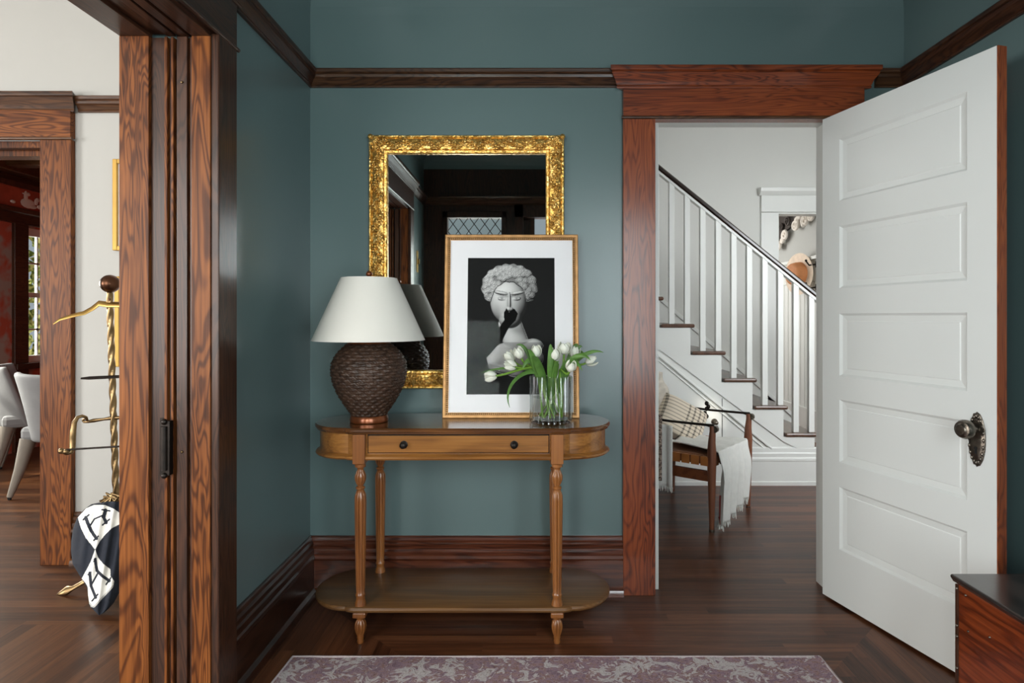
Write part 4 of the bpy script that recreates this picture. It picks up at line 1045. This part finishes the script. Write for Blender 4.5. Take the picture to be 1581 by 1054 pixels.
# the dark sleeve and glove that cross the bust
arm = [(100, 760), (230, 640), (292, 578), (352, 492), (350, 442), (368, 410), (384, 440), (420, 414), (446, 448), (432, 492), (386, 540), (344, 622), (250, 728), (232, 742), (244, 790), (100, 900)]
def inpoly(px, py, P):
    ins = np.zeros(px.shape, bool); n = len(P); j = n - 1
    for i in range(n):
        xi, yi = P[i]; xj, yj = P[j]
        cnd = ((yi > py) != (yj > py)) & (px < (xj - xi) * (py - yi) / (yj - yi + 1e-9) + xi)
        ins ^= cnd; j = i
    return ins
img = np.where(inpoly(GX, GY, arm), 0.006, img)
ix0 = (-0.277 + 0.554 * (721 - 683) / (894 - 683)); wpr = 0.3585
ix0 = -0.181; iw = 0.360; iz1 = PH * (1 - (397 - 361) / 280.0); iz0 = PH * (641 - 605) / 280.0 * 0.98
verts = [(ix0 + iw * (x - U0) / (U1 - U0), 0.0118, iz1 + (iz0 - iz1) * (y_ - V0) / (V1 - V0)) for y_ in ys for x in xs]
faces = [(r * nx + c, r * nx + c + 1, (r + 1) * nx + c + 1, (r + 1) * nx + c) for r in range(ny - 1) for c in range(nx - 1)]
me = bpy.data.meshes.new('print'); me.from_pydata(verts, [], faces)
ca_ = me.color_attributes.new('ink', 'FLOAT_COLOR', 'POINT')
flat = np.ones((nx * ny, 4), np.float32); g = img.reshape(-1); flat[:, 0] = g * 1.0; flat[:, 1] = g * 0.98; flat[:, 2] = g * 0.96
ca_.data.foreach_set('color', flat.ravel())
m, nt, b = newmat('print_ink'); at_ = N(nt, 'ShaderNodeAttribute', attribute_name='ink'); nt.links.new(at_.outputs['Color'], b.inputs['Base Color']); b.inputs['Roughness'].default_value = 0.8; b.inputs['Specular IOR Level'].default_value = 0.08
me.materials.append(m); po = bpy.data.objects.new('print', me); COL.objects.link(po); po.parent = fp
obj('glazing', MB().box(-PW + .021, PW - .021, 0.0075, 0.0095, 0.021, PH - 0.021), 'glazing_glass', fp)

# ================================================================== TABLE LAMP
LX, LY = -0.638, 2.42
lp = thing('table_lamp', 'table lamp with a woven brown urn base and white shade', 'lamp', loc=(LX, LY, ZT))
mb = MB().lathe([(0.066, 0.0), (0.072, 0.002), (0.074, 0.008), (0.072, 0.020), (0.069, 0.026), (0.060, 0.028)], n=48)
obj('base', mb, 'copper_foot', lp, smooth=40)
ctrl = [(0.0, 0.064), (0.05, 0.072), (0.14, 0.090), (0.30, 0.117), (0.45, 0.135), (0.60, 0.143), (0.74, 0.140), (0.86, 0.122), (0.94, 0.100), (1.0, 0.080)]
def body_r(v):
    for (a, ra), (b_, rb) in zip(ctrl, ctrl[1:]):
        if v <= b_:
            t = (v - a) / (b_ - a); return ra + (rb - ra) * t
    return ctrl[-1][1]
rs_ = [body_r(k / 240) for k in range(241)]
for _ in range(30): rs_ = [rs_[0]] + [(rs_[i - 1] + 2 * rs_[i] + rs_[i + 1]) / 4 for i in range(1, 240)] + [rs_[-1]]
NR = 24
def weave(u, v):
    t = 2 * PI * u; z = 0.024 + 0.282 * v
    row = v * NR; fr = row - math.floor(row); ri = int(row)
    n_st = 18
    band = math.sqrt(max(0, 1 - (2 * fr - 1) ** 2))
    over = math.sin(n_st * t + (PI if ri % 2 else 0) + 0.5 * math.sin(t * 3 + ri))
    d = 0.0060 * band * (0.50 + 0.50 * over) + 0.0010 * math.sin(n_st * 4 * t + row * 7)
    r = rs_[min(int(v * 240), 240)] + d - 0.002
    return Vector((r * math.cos(t), r * math.sin(t), z))
obj('woven_body', MB().grid(weave, 312, 168, closeu=True), 'rattan', lp, smooth=80)
mb = MB().lathe([(0.079, 0.302), (0.083, 0.306), (0.080, 0.313), (0.060, 0.323), (0.030, 0.330), (0.012, 0.334), (0.010, 0.36), (0.010, 0.40)], n=48)
obj('collar', mb, 'copper_foot', lp, smooth=40)
mb = MB().lathe([(0.215, 0.317), (0.2155, 0.3175), (0.107, 0.560), (0.104, 0.560), (0.2125, 0.319), (0.215, 0.317)], n=72, caps=False)
obj('lamp_shade', mb, 'shade_cloth', lp, smooth=30)
mb = MB().tube([(0, 0, 0.40), (0, 0, 0.57)], 0.003, 8)
for k in range(3):
    a = k * 2 * PI / 3 + .4; mb.tube([(0, 0, 0.553), (0.105 * math.cos(a), 0.105 * math.sin(a), 0.556)], 0.0015, 6)
obj('spider', mb, 'old_brass', lp, smooth=40)
obj('finial', MB().lathe([(0.005, 0.557), (0.008, 0.562), (0.006, 0.565), (0.012, 0.571), (0.013, 0.578), (0.008, 0.586), (0.002, 0.589)], n=20), 'copper_foot', lp, smooth=60)

# ================================================================== VASE AND TULIPS
VXc, VYc = 0.072, 2.405
vs_ = thing('glass_vase', 'ribbed clear glass vase of water on the console table', 'vase', loc=(VXc, VYc, ZT))
RV = 0.080; HV = 0.181
def ribs(t, z): return 1 + (0.05 * math.cos(24 * t) if z > 0.012 else 0)
mb = MB()
no = 168
prof_o = [(RV * 0.94, 0.0), (RV * 0.99, 0.003), (RV, 0.013), (RV, HV - 0.004), (RV * 0.985, HV)]
prof_i = [(RV * 0.93, HV), (RV * 0.925, HV - 0.004), (RV * 0.92, 0.020), (RV * 0.88, 0.014)]
v = []; 
for r, z in prof_o:
    for j in range(no):
        t = 2 * PI * j / no; rr = r * ribs(t, z if z < HV - 0.001 else 0); v.append((rr * math.cos(t), rr * math.sin(t), z))
for r, z in prof_i:
    for j in range(no):
        t = 2 * PI * j / no; v.append((r * math.cos(t), r * math.sin(t), z))
L_ = len(prof_o) + len(prof_i); fs = [(i * no + j, i * no + (j + 1) % no, (i + 1) * no + (j + 1) % no, (i + 1) * no + j) for i in range(L_ - 1) for j in range(no)]
fs.append(tuple(range(no))[::-1]); fs.append(tuple(range((L_ - 1) * no, L_ * no)))
mb.add(v, fs)
obj('glass_body', mb, 'rib_glass', vs_, smooth=50)

def bez(p0, p1, p2, p3, n):
    out = []
    for k in range(n + 1):
        t = k / n; out.append(p0 * (1 - t) ** 3 + p1 * 3 * t * (1 - t) ** 2 + p2 * 3 * t * t * (1 - t) + p3 * t ** 3)
    return out
def bloom(mb, c, d, L_=0.048, r=0.019, openness=0.0, seed=0):
    """six cupped petals around direction d, base at c"""
    rnd = random.Random(seed)
    d = d.normalized(); a = d.orthogonal().normalized(); b_ = d.cross(a)
    for k in range(6):
        ph = k * PI / 3 + (0.5 if k % 2 else 0) + rnd.uniform(-.1, .1)
        rr = r * (1.0 if k % 2 else 0.86); hw = 0.66
        def pf(u, v):
            ang = ph + (u - .5) * 2 * hw * (math.sin(PI * min(1, v * 0.86 + 0.10)) ** 0.6) * 1.1
            bulge = math.sin(PI * (v * 0.80 + 0.06)) ** 0.75
            rad = rr * (0.15 + bulge * 0.95) + openness * r * v * v
            hgt_ = L_ * (v - 0.10 * (abs(u - .5) * 2) ** 2 * v)
            return c + d * hgt_ + (a * math.cos(ang) + b_ * math.sin(ang)) * rad
        mb.grid(pf, 6, 8)
def leaf(mb, pts, w_, up, fold=0.25):
    n = len(pts) - 1
    v = []; fs = []
    for i, p in enumerate(pts):
        t = (pts[min(i + 1, n)] - pts[max(i - 1, 0)]).normalized(); s_ = t.cross(up).normalized(); nn = s_.cross(t)
        k = i / n; ww = w_ * (math.sin(PI * (0.12 + 0.88 * k)) ** 0.7 + 0.02) if k < 1 else 0.0005
        v += [p - s_ * ww + nn * ww * fold, p, p + s_ * ww + nn * ww * fold]
    for i in range(n):
        a = 3 * i; fs += [(a, a + 1, a + 4, a + 3), (a + 1, a + 2, a + 5, a + 4)]
    mb.add(v, fs)
C0 = Vector((VXc, VYc, ZT))
tul = [  # bloom px, py, depth, direction(x,y,z), open, label
    (765, 580, 2.30, (-1.0, -.15, -.06), 0.1, 'white tulip drooping sideways furthest left of the vase'),
    (795, 566, 2.33, (-.75, -.3, .3), 0.15, 'white tulip low at left, just right of the drooping one'),
    (804, 551, 2.36, (-.35, -.2, .85), 0.0, 'white tulip at left above the low bloom'),
    (792, 556, 2.42, (-.6, .1, .7), 0.5, 'loosely open white tulip behind the left blooms'),
    (829, 549, 2.37, (-.10, -.1, 1.0), 0.0, 'closed white tulip standing upright near the middle of the vase'),
    (857, 554, 2.34, (.02, -.2, 1.0), 0.0, 'closed white tulip in front of the print right edge'),
    (871, 545, 2.37, (.05, -.1, 1.0), 0.25, 'full white tulip highest above the vase'),
    (885, 551, 2.41, (.25, .1, .9), 0.3, 'white tulip just right of the highest bloom'),
    (880, 571, 2.31, (.15, -.5, .75), 0.0, 'small white tulip low at the right rim of the vase'),
    (906, 560, 2.38, (.85, -.1, .35), 0.15, 'white tulip leaning out furthest right of the vase'),
]
random.seed(5)
for k, (px, py, Yd, dv, op, lab) in enumerate(tul):
    c = at(px, py, Yd); d = Vector(dv).normalized()
    t = thing('tulip', lab, 'flower', 'white tulips in the glass vase', loc=tuple(c))
    a = random.uniform(0, 6.28)
    foot = C0 + Vector((0.045 * math.cos(a), 0.045 * math.sin(a), 0.022)) - c
    side = Vector((c.x - C0.x, c.y - C0.y, 0)); sl_ = min(side.length, 0.055)
    rim = C0 + side.normalized() * sl_ + Vector((0, 0, HV + 0.012)) - c
    mid = bez(foot, foot.lerp(rim, .4), foot.lerp(rim, .75), rim, 7)[:-1] + bez(rim, rim + (rim - foot).normalized() * 0.05, -d * 0.06, -d * 0.001, 10)
    obj('stem', MB().tube(mid, 0.0042, 8), 'stem_green', t, smooth=60)
    m2 = MB(); bloom(m2, Vector((0, 0, 0)) - d * 0.004, d, L_=0.046 if py > 540 or k == 8 else 0.05, r=0.0185 if k != 6 else 0.023, openness=op, seed=k)
    obj('bloom', m2, 'petal', t, smooth=70, solid=0.0012)
    # leaves of this tulip
lf = [  # tulip index, tip px,py,depth, width, sag
    (0, 741, 576, 2.28, 0.006, 0.0), (0, 787, 629, 2.26, 0.007, 0.09), (1, 797, 533, 2.40, 0.007, 0.03), (2, 801, 532, 2.44, 0.008, 0.02),
    (2, 815, 540, 2.33, 0.014, 0.0), (4, 822, 552, 2.31, 0.015, 0.0), (4, 850, 531, 2.32, 0.013, 0.0), (5, 862, 560, 2.29, 0.011, 0.0), (6, 899, 535, 2.42, 0.013, 0.02),
    (7, 893, 532, 2.45, 0.012, 0.02), (9, 932, 544, 2.36, 0.010, 0.02), (9, 912, 556, 2.30, 0.012, 0.03), (8, 899, 572, 2.28, 0.012, 0.03), (3, 806, 571, 2.34, 0.013, 0.03), (7, 903, 548, 2.46, 0.012, 0.03)]
tulobj = [o for o in COL.objects if o.name.startswith('tulip')]
for (ti, px, py, Yd, w_, sag) in lf:
    t = tulobj[ti]; c = Vector(t.location); tip = at(px, py, Yd)
    side = Vector((tip.x - C0.x, tip.y - C0.y, 0)); sl_ = min(side.length, 0.060)
    rim = C0 + side.normalized() * sl_ + Vector((0, 0, HV + 0.008))
    foot = C0 + side.normalized() * (-0.02) + Vector((0, 0, 0.03))
    p = [q - c for q in bez(foot, foot.lerp(rim, .4), foot.lerp(rim, .8), rim, 5)[:-1] + bez(rim, rim + Vector((0, 0, 0.03 + sag)) + side.normalized() * 0.02, tip.lerp(rim, .35) + Vector((0, 0, 0.03 + sag)), tip, 12)]
    if sag > .08: p = [q - c for q in bez(foot, foot.lerp(rim, .4), foot.lerp(rim, .8), rim, 5)[:-1] + bez(rim, rim + Vector((-.05, 0, .035)), tip + Vector((-.035, 0, .085)), tip, 14)]
    m2 = MB(); leaf(m2, p, w_, Vector((0.1, -1, 0.25)))
    obj('leaf', m2, 'leaf_green', t, smooth=60, solid=0.0008)
# water last, as a part of the vase
obj('water', MB().lathe([(RV * 0.905, 0.0155), (RV * 0.905, 0.098)], n=64), 'water_surface', vs_, smooth=40)

# ================================================================== RUG
rg = thing('area_rug', 'faded mauve and cream patterned rug on the dark floor', 'rug', loc=(0, 0, 0))
q = [(-0.842, 2.177), (1.009, 2.177), (0.99, 0.25), (-0.93, 0.25)]
def rugf(u, v):
    a = Vector(q[0]).lerp(Vector(q[1]), u); b_ = Vector(q[3]).lerp(Vector(q[2]), u); p = a.lerp(b_, v)
    return Vector((p.x, p.y, 0.009 + 0.002 * nz(p.x * 9, p.y * 9) + (0.004 if (u > .985 and v < .03) else 0)))
mb = MB().grid(rugf, 90, 60)
obj('pile', mb, 'rug_pile', rg, smooth=60)
mb = MB()
for i in range(4):
    a, b_ = Vector(q[i]), Vector(q[(i + 1) % 4])
    mb.tube([(a.lerp(b_, k / 30).x + 0.002 * nz(k * .9, i), a.lerp(b_, k / 30).y + 0.002 * nz(k * .7, i + 5), 0.006) for k in range(31)], 0.006, 6)
obj('edge_binding', mb, 'rug_binding', rg, smooth=60)

# ================================================================== TRUNK
tr = thing('wooden_trunk', 'old reddish wooden trunk with a dark lid by the open door', 'trunk', loc=(1.19, 0.85, 0))
TL, TW, TH = 0.917, 0.41, 0.47
obj('body', MB().box(0.012, TW, 0.02, TL - 0.012, 0, TH - 0.022), 'trunk_wood', tr, bev=0.004)
mb = MB().prism([(0.0, TH - 0.006), (0.004, TH), (TW, TH), (TW, TH - 0.022), (0.010, TH - 0.022)], 'y', 0, TL)
obj('lid', mb, 'trunk_lid_wood', tr, bev=0.003)
mb = MB().box(0.009, 0.014, TL - 0.022, TL - 0.010, 0, TH - 0.024)
obj('corner_strip', mb, 'dark_fir_z', tr, bev=0.001)
for zz in (0.435, 0.33, 0.30, 0.21, 0.10): obj('nail_head', MB().ball((0.010, TL - 0.017, zz), 0.0045, 8, 6), 'pewter', tr, smooth=60)
for yy, zz in ((TL - .05, .43), (TL - .06, .335), (TL - .14, .36)): obj('nail_head', MB().ball((0.0115, yy, zz), 0.0035, 8, 6), 'pewter', tr, smooth=60)

# ================================================================== VALET STAND
VS = thing('valet_stand', 'brass clothes valet stand with a twisted pole and ball top', 'clothes stand', loc=(0, 0, 0))
yv = 2.75
top = at(169, 452, yv); bot = at(180, 790, yv)
def twist(u, v):
    p = bot.lerp(top, v); t = 2 * PI * u; r = 0.0125 * (1 + 0.16 * math.cos(3 * (t - v * 26)))
    return p + Vector((r * math.cos(t), r * math.sin(t), 0))
mb = MB().grid(twist, 24, 300, closeu=True)
low = at(182, 905, yv); mb.tube([bot, low], 0.012, 12)
obj('pole', mb, 'old_brass', VS, smooth=60)
mb = MB(); bc = at(170, 438, yv)
mb.ball(bc, 0.040, 28, 18)
obj('ball_finial', mb, 'bronze', VS, smooth=60)
mb = MB().tube([at(169, 470, yv), at(169, 462, yv), at(168.5, 456, yv), at(169, 451, yv)], [0.008, 0.013, 0.007, 0.012], 14)
obj('neck', mb, 'bronze', VS, smooth=60)
ar = [at(82, 500, yv - .10), at(92, 493, yv - .09), at(112, 487, yv - .07), at(130, 483, yv - .05), at(143, 476, yv - .03), at(153, 468, yv - .02), at(168, 470, yv - .01), at(190, 470, yv), at(205, 470, yv), at(225, 484, yv), at(255, 495, yv + .05)]
mb = MB().tube(ar, [0.003, .008, .012, .013, .014, .018, .018, .018, .015, .013, .004], 12, flat=0.45)
obj('coat_hanger', mb, 'brass', VS, smooth=60)
a1, a2 = at(125, 584, yv - .06), at(250, 578, yv)
obj('trouser_bar', MB().tube([a1, a1.lerp(a2, .1), a2], [0.005, 0.009, 0.008], 8, flat=0.6), 'iron', VS, smooth=40)
cr = [at(200, 644, yv), at(172, 645, yv), at(160, 647, yv), at(145, 649, yv), at(134, 651, yv), at(130, 651, yv), at(128, 649, yv), at(129, 647, yv), at(133, 646, yv), at(135, 649, yv - .01), at(133, 644, yv - .02), at(127, 642, yv - .03), at(120, 644, yv - .04), at(115, 652, yv - .05), at(113, 664, yv - .06), at(112, 674, yv - .06), at(112, 690, yv - .06), at(109, 698, yv - .07), at(102, 700, yv - .08), at(95, 696, yv - .08)]
obj('scroll_arm', MB().tube(cr, [.006, .009, .006, .009, .006, .006, .005, .005, .005, .005, .006, .007, .008, .010, .012, .013, .012, .011, .008, .006], 10), 'old_brass', VS, smooth=60)
obj('arm_ball', MB().ball(at(95, 696, yv - .08), 0.013, 14, 10).ball(at(102, 697, yv - .09), 0.011, 14, 10), 'old_brass', VS, smooth=60)
obj('cross_rod', MB().tube([at(102, 694, yv - .09), at(250, 685, yv - .02)], 0.0042, 8), 'iron', VS, smooth=60)
ft = [at(180, 880, 2.72), at(150, 888, 2.70), at(128, 899, 2.69), at(112, 908, 2.685), at(104, 911, 2.68), at(88, 917, 2.68)]
obj('leg', MB().tube(ft, [.014, .013, .011, .011, .022, .003], 12, flat=0.6), 'old_brass', VS, smooth=60)
lw = Vector(low)
obj('leg', MB().tube([lw, lw + Vector((.12, -.02, .02)), lw + Vector((.25, -.05, -.01)), (lw.x + .34, lw.y - .07, 0.012)], [.014, .013, .011, .018], 12, flat=.6), 'old_brass', VS, smooth=60)
obj('leg', MB().tube([lw, lw + Vector((-.02, .08, .02)), (lw.x - .05, lw.y + .20, 0.012)], [.014, .013, .016], 12, flat=.6), 'old_brass', VS, smooth=60)

# ---- the lettered throw blanket hung on it
def cpx(x, y): return (70 + x / 5.27, 760 + y / 5.27)
WH1 = [cpx(*p) for p in ((265, 205), (330, 130), (400, 100), (480, 100), (560, 135), (640, 190), (640, 240), (540, 290), (490, 340), (440, 400), (410, 458), (400, 458), (330, 370), (290, 290))]
WH2 = [cpx(*p) for p in ((405, 462), (430, 530), (470, 580), (530, 625), (530, 680), (560, 720), (552, 770), (500, 826), (440, 890), (400, 936), (372, 932), (350, 895), (345, 770), (330, 740), (295, 700), (340, 620), (370, 560))]
STR = [((330, 205), (345, 250), 15), ((345, 250), (372, 310), 15), ((372, 310), (415, 375), 14), ((308, 222), (354, 182), 7), ((395, 390), (430, 355), 7),
       ((490, 145), (474, 200), 16), ((474, 200), (495, 245), 14), ((460, 140), (525, 150), 7), ((465, 265), (522, 218), 7), ((365, 270), (400, 215), 7), ((400, 215), (470, 185), 7),
       ((362, 655), (372, 760), 13), ((372, 760), (410, 855), 12), ((348, 668), (372, 648), 6), ((380, 882), (426, 828), 7), ((405, 545), (420, 635), 13), ((420, 635), (465, 680), 13), ((465, 680), (520, 718), 13), ((394, 562), (412, 535), 6), ((495, 748), (532, 695), 7), ((378, 745), (428, 655), 8)]
STR = [(cpx(*a), cpx(*b), w_ / 5.27) for a, b, w_ in STR]
def inp(x, y, P):
    ins = False; j = len(P) - 1
    for i in range(len(P)):
        xi, yi = P[i]; xj, yj = P[j]
        if (yi > y) != (yj > y) and x < (xj - xi) * (y - yi) / (yj - yi) + xi: ins = not ins
        j = i
    return ins
def dseg(x, y, a, b_):
    dx, dy = b_[0] - a[0], b_[1] - a[1]; t = max(0, min(1, ((x - a[0]) * dx + (y - a[1]) * dy) / (dx * dx + dy * dy))); return math.hypot(x - a[0] - t * dx, y - a[1] - t * dy)
LO = [(774, 160), (778, 141), (786, 130), (799, 119), (815, 113), (835, 110), (850, 109.5), (870, 112), (882, 119), (893, 126), (906, 134), (925, 137), (935, 138), (940, 143), (946, 149), (949, 152)]
RO = [(774, 200), (790, 206), (830, 208), (880, 196), (900, 186), (915, 184), (930, 176), (940, 167), (946, 160), (949, 154)]
def itp(T, y):
    for (a, xa), (b_, xb) in zip(T, T[1:]):
        if y <= b_: return xa + (xb - xa) * max(0, (y - a)) / (b_ - a)
    return T[-1][1]
def pxof(u, v):
    y = 774 + 175 * v; xl, xr = itp(LO, y), itp(RO, y); return xl + (xr - xl) * u, y
def front(u, v):
    x, y = pxof(u, v)
    b_ = math.sqrt(max(0, 1 - (2 * u - 1) ** 2)) * (0.04 + 0.05 * math.sin(PI * min(1, v * 1.05 + .05)) ) * min(1, (1 - v) * 6 + .2)
    Y = 2.70 - b_ - 0.008 * math.sin(x * 0.35 + y * 0.06) * math.sin(PI * u) - 0.22 * v * v
    return at(x, y, Y)
def fm(u, v):
    x, y = pxof(u, v)
    for a, b_, w_ in STR:
        if dseg(x, y, a, b_) < w_ * 0.95: return 0
    if inp(x, y, WH1) : return 1
    if inp(x, y, WH2):
        # blanket stitch along the bottom hem
        e = min(dseg(x, y, WH2[i], WH2[i + 1]) for i in range(6, 11))
        if e < 2.6 and math.sin((x - y) * 2.6) > 0.1: return 0
        return 1
    return 0
def backf(u, v):
    p = front(u, v); x, y = pxof(u, v)
    return at(x, y, 2.72 - 0.22 * v * v + 0.0)
mb = MB().grid(front, 150, 230, mi=fm); mb.grid(backf, 30, 40, mi=0)
tag(obj('throw_blanket', mb, ['navy_knit', 'white_knit'], smooth=80), 'navy and white throw blanket with letter H motifs hung on the valet stand', 'blanket')
mb = MB(); random.seed(4)
for k in range(26):
    c = at(random.uniform(166, 190), random.uniform(770, 779), 2.68)
    mb.tube([c, c + Vector((random.uniform(-.03, .03), 0, random.uniform(.005, .03))), c + Vector((random.uniform(-.05, .05), -.01, random.uniform(-.02, .02)))], 0.004, 6)
obj('rope_wrap', mb, 'old_brass', VS, smooth=60)

# ================================================================== HALL ARMCHAIR
f = Vector((0.776, -0.631, 0)); a_ = Vector((0.631, 0.776, 0))
ch = thing('hall_armchair', 'low wooden armchair with woven leather strap seat by the staircase', 'armchair', loc=(1.007, 3.476, 0), rot=(0, 0, math.atan2(-0.631, 0.776)))
# local x = facing, local y = toward the far side
DW, DD = 0.566, 0.52
def cleg(x, y, back=False):
    p = [(x, y, 0.0), (x, y, 0.18), (x, y, 0.34), (x, y, 0.43), (x, y, 0.50), (x + .005, y, 0.56), (x + .004, y, 0.592)]
    return MB().tube(p, [.013, .019, .024, .026, .021, .017, .016], 14)
for (x, y) in ((0, 0), (0, DW), (-DD, 0), (-DD, DW)):
    lg = obj('leg', cleg(x, y), 'chair_wood', ch, smooth=60)
    obj('foot', MB().tube([(x, y, 0), (x, y, 0.012)], 0.0145, 12), 'pewter', lg, smooth=40)
for y in (0, DW):
    obj('arm_rod', MB().tube([(0.012, y, 0.575), (0.004, y, 0.592), (-.03, y, .594), (-.25, y, .592), (-.55, y, .600)], [.012, .012, .0075, .0075, .0075], 10), 'iron', ch, smooth=60)
    obj('arm_loop', MB().tube([(0.018, y - .01, 0.575), (0.018, y + .012, 0.575)], 0.020, 16), 'pewter', ch, smooth=40)
    obj('stretcher', MB().box(-DD, 0, y - .012, y + .012, 0.277, 0.336), 'chair_rail_wood', ch, bev=.004)
    obj('seat_rail', MB().box(-DD, 0, y - .014, y + .014, 0.372, 0.415), 'chair_rail_wood', ch, bev=.004)
obj('seat_rail', MB().box(-.014, .014, 0, DW, 0.372, 0.415), 'chair_rail_wood', ch, bev=.004)
obj('seat_rail', MB().box(-DD - .014, -DD + .014, 0, DW, 0.372, 0.415), 'chair_rail_wood', ch, bev=.004)
mb = MB(); ns = 9
for k in range(ns):
    xc = -0.035 - k * (DD - 0.06) / (ns - 1)
    zz = 0.416
    mb.add([(xc - .024, -.018, .366), (xc + .024, -.018, .366), (xc + .024, -.018, zz), (xc - .024, -.018, zz), (xc - .024, DW / 2, zz - .02), (xc + .024, DW / 2, zz - .02), (xc - .024, DW + .018, zz), (xc + .024, DW + .018, zz), (xc - .024, DW + .018, .366), (xc + .024, DW + .018, .366)],
           [(0, 1, 2, 3), (3, 2, 5, 4), (4, 5, 7, 6), (6, 7, 9, 8)])
obj('seat_strap', mb, 'leather_strap', ch, solid=0.004)
mb = MB()
for k in range(9):
    yc_ = 0.035 + k * (DW - 0.07) / 8
    d0 = -0.02 * (1 - abs(yc_ / DW * 2 - 1))
    mb.box(-DD - .018, .018, yc_ - .022, yc_ + .022, .417 + d0, .421 + d0)
    mb.box(.014, .018, yc_ - .022, yc_ + .022, .366, .418 + d0)
obj('seat_weave', mb, 'leather_dark', ch, bev=.001)
mb = MB().grid(lambda u, v: Vector((-DD - .06 - .10 * v, DW * (0.02 + .96 * u), .45 + .40 * v)), 6, 6)
obj('backrest', mb, 'leather_dark', ch, solid=.02)
mb = MB()
for (dy, dz) in ((0, 0), (.0, .035), (-.012, -.03), (.012, .015), (0.0, -.05)):
    mb.ball((-.27 + dy, DW - .012, .600 + dz), (.013, .014, .016), 10, 8)
obj('arm_knot', mb, 'iron', ch, smooth=60)
# sheepskin over its back
def furf(u, v):
    x = -DD - .02 - .10 * (v) + .10 * (max(0, v - .8) * 0); y = DW * (-.02 + 1.0 * u); z = .42 + .40 * v
    n = nz(x * 12, y * 12, z * 12) * .03
    return Vector((x + .03 + n, y, z + n))
mb = MB().grid(furf, 40, 30)
tag(obj('sheepskin', mb, 'fur', loc=(1.007, 3.476, 0), rot=(0, 0, math.atan2(-0.631, 0.776)), smooth=80, solid=.04), 'pale shaggy sheepskin over the back of the hall armchair', 'sheepskin')
# plaid pillow
def pil(u, v):
    a = (u - .5) * 2; b_ = (v - .5) * 2
    th_ = 0.07 * ((1 - a ** 4) * (1 - b_ ** 4)) ** 0.5 if abs(a) < 1 and abs(b_) < 1 else 0
    k = 1 - 0.06 * (a * a * b_ * b_) - .05 * (1 - abs(a)) * (abs(b_) > .9)
    return a, b_, th_, k
mb = MB()
for sgn in (1, -1):
    mb.grid(lambda u, v: (lambda q: Vector((q[0] * .165 * q[3], sgn * q[2], q[1] * .135 * q[3])))(pil(u, v)), 24, 24)
tag(obj('throw_pillow', mb, 'plaid', loc=(0.955, 3.99, 0.535), rot=(-.38, .50, .1), smooth=80), 'cream pillow with brown plaid stripes on the strap seat', 'pillow')
# white fringed throw over the front of the seat
def thf(u, v):
    s_ = v * (0.84 - 0.10 * u); flat = 0.36
    wob = nz(u * 5, v * 3, 4)
    if s_ < flat:
        lx = -flat + s_ + 0.03; z = 0.432 + 0.010 * (1 + math.sin(u * 17 + v * 7)) + 0.008 * wob
        ly = 0.02 + 0.44 * u + 0.10 * (1 - s_ / flat) * (0.6 - u) + .05 * (1 - s_ / flat)
    else:
        k = s_ - flat
        lx = 0.03 + 0.030 * min(1, k * 7) - 0.05 * k + 0.020 * math.sin(u * 27 + 1.5 + 2 * wob) * min(1, k * 5)
        z = 0.448 - max(0, k - 0.03) * 0.95
        ly = 0.005 + 0.455 * u + 0.10 * k * (0.2 - u) + .012 * wob
        z = max(z, 0.035)
    return Vector((lx, ly, z))
cht = thing('fringed_throw', 'white fringed throw hanging over the front of the strap seat', 'throw', loc=(1.007, 3.476, 0), rot=(0, 0, math.atan2(-0.631, 0.776)))
obj('cloth', MB().grid(thf, 60, 60), 'white_knit', cht, smooth=80, solid=.006)
mb = MB()
for k in range(70):
    p = thf(k / 69, 1.0); mb.tube([p, p + Vector((random.uniform(-.006, .006), random.uniform(-.004, .004), -random.uniform(.02, .04)))], [.003, .0015], 5)
obj('fringe', mb, 'white_knit', cht)
mb = MB()
for k in range(34):
    y_ = .03 + k / 33 * .13; mb.tube([(.03, y_, .08), (.035, y_ + random.uniform(-.01, .01), .02 + random.uniform(0, .02))], [.004, .002], 5)
mb.grid(lambda u, v: Vector((.03 + .008 * math.sin(u * 20), .03 + .13 * u, .20 - .13 * v)), 12, 6)
obj('rust_lining', mb, 'rust_yarn', cht, smooth=80)
# the throws on the near side of the back
def hang(name, lx0, lx1, z0, z1, ly, mat, label, cat, fr=True, bulge=.012):
    t = thing(name, label, cat, loc=(1.007, 3.476, 0), rot=(0, 0, math.atan2(-0.631, 0.776)))
    fn = lambda u, v: Vector((lx0 + (lx1 - lx0) * u, ly + bulge * math.sin(u * 12) * (1 - v * .3), z0 + (z1 - z0) * v))
    obj('cloth', MB().grid(fn, 20, 20), mat, t, smooth=80, solid=.008)
    if fr:
        mb = MB()
        for k in range(26):
            p = fn(k / 25, 0); mb.tube([p, p + Vector((random.uniform(-.006, .006), 0, -random.uniform(.02, .035)))], [.003, .0015], 5)
        obj('fringe', mb, mat, t)
    return t
hang('white_throw', -.36, -.215, .22, .575, -.045, 'white_knit', 'white fringed cloth hanging at the back corner of the armchair', 'throw')
hang('speckled_blanket', -.50, -.262, .26, .64, -.085, 'speckled_wool', 'brown speckled wool blanket hanging by the doorway edge', 'blanket', fr=False)
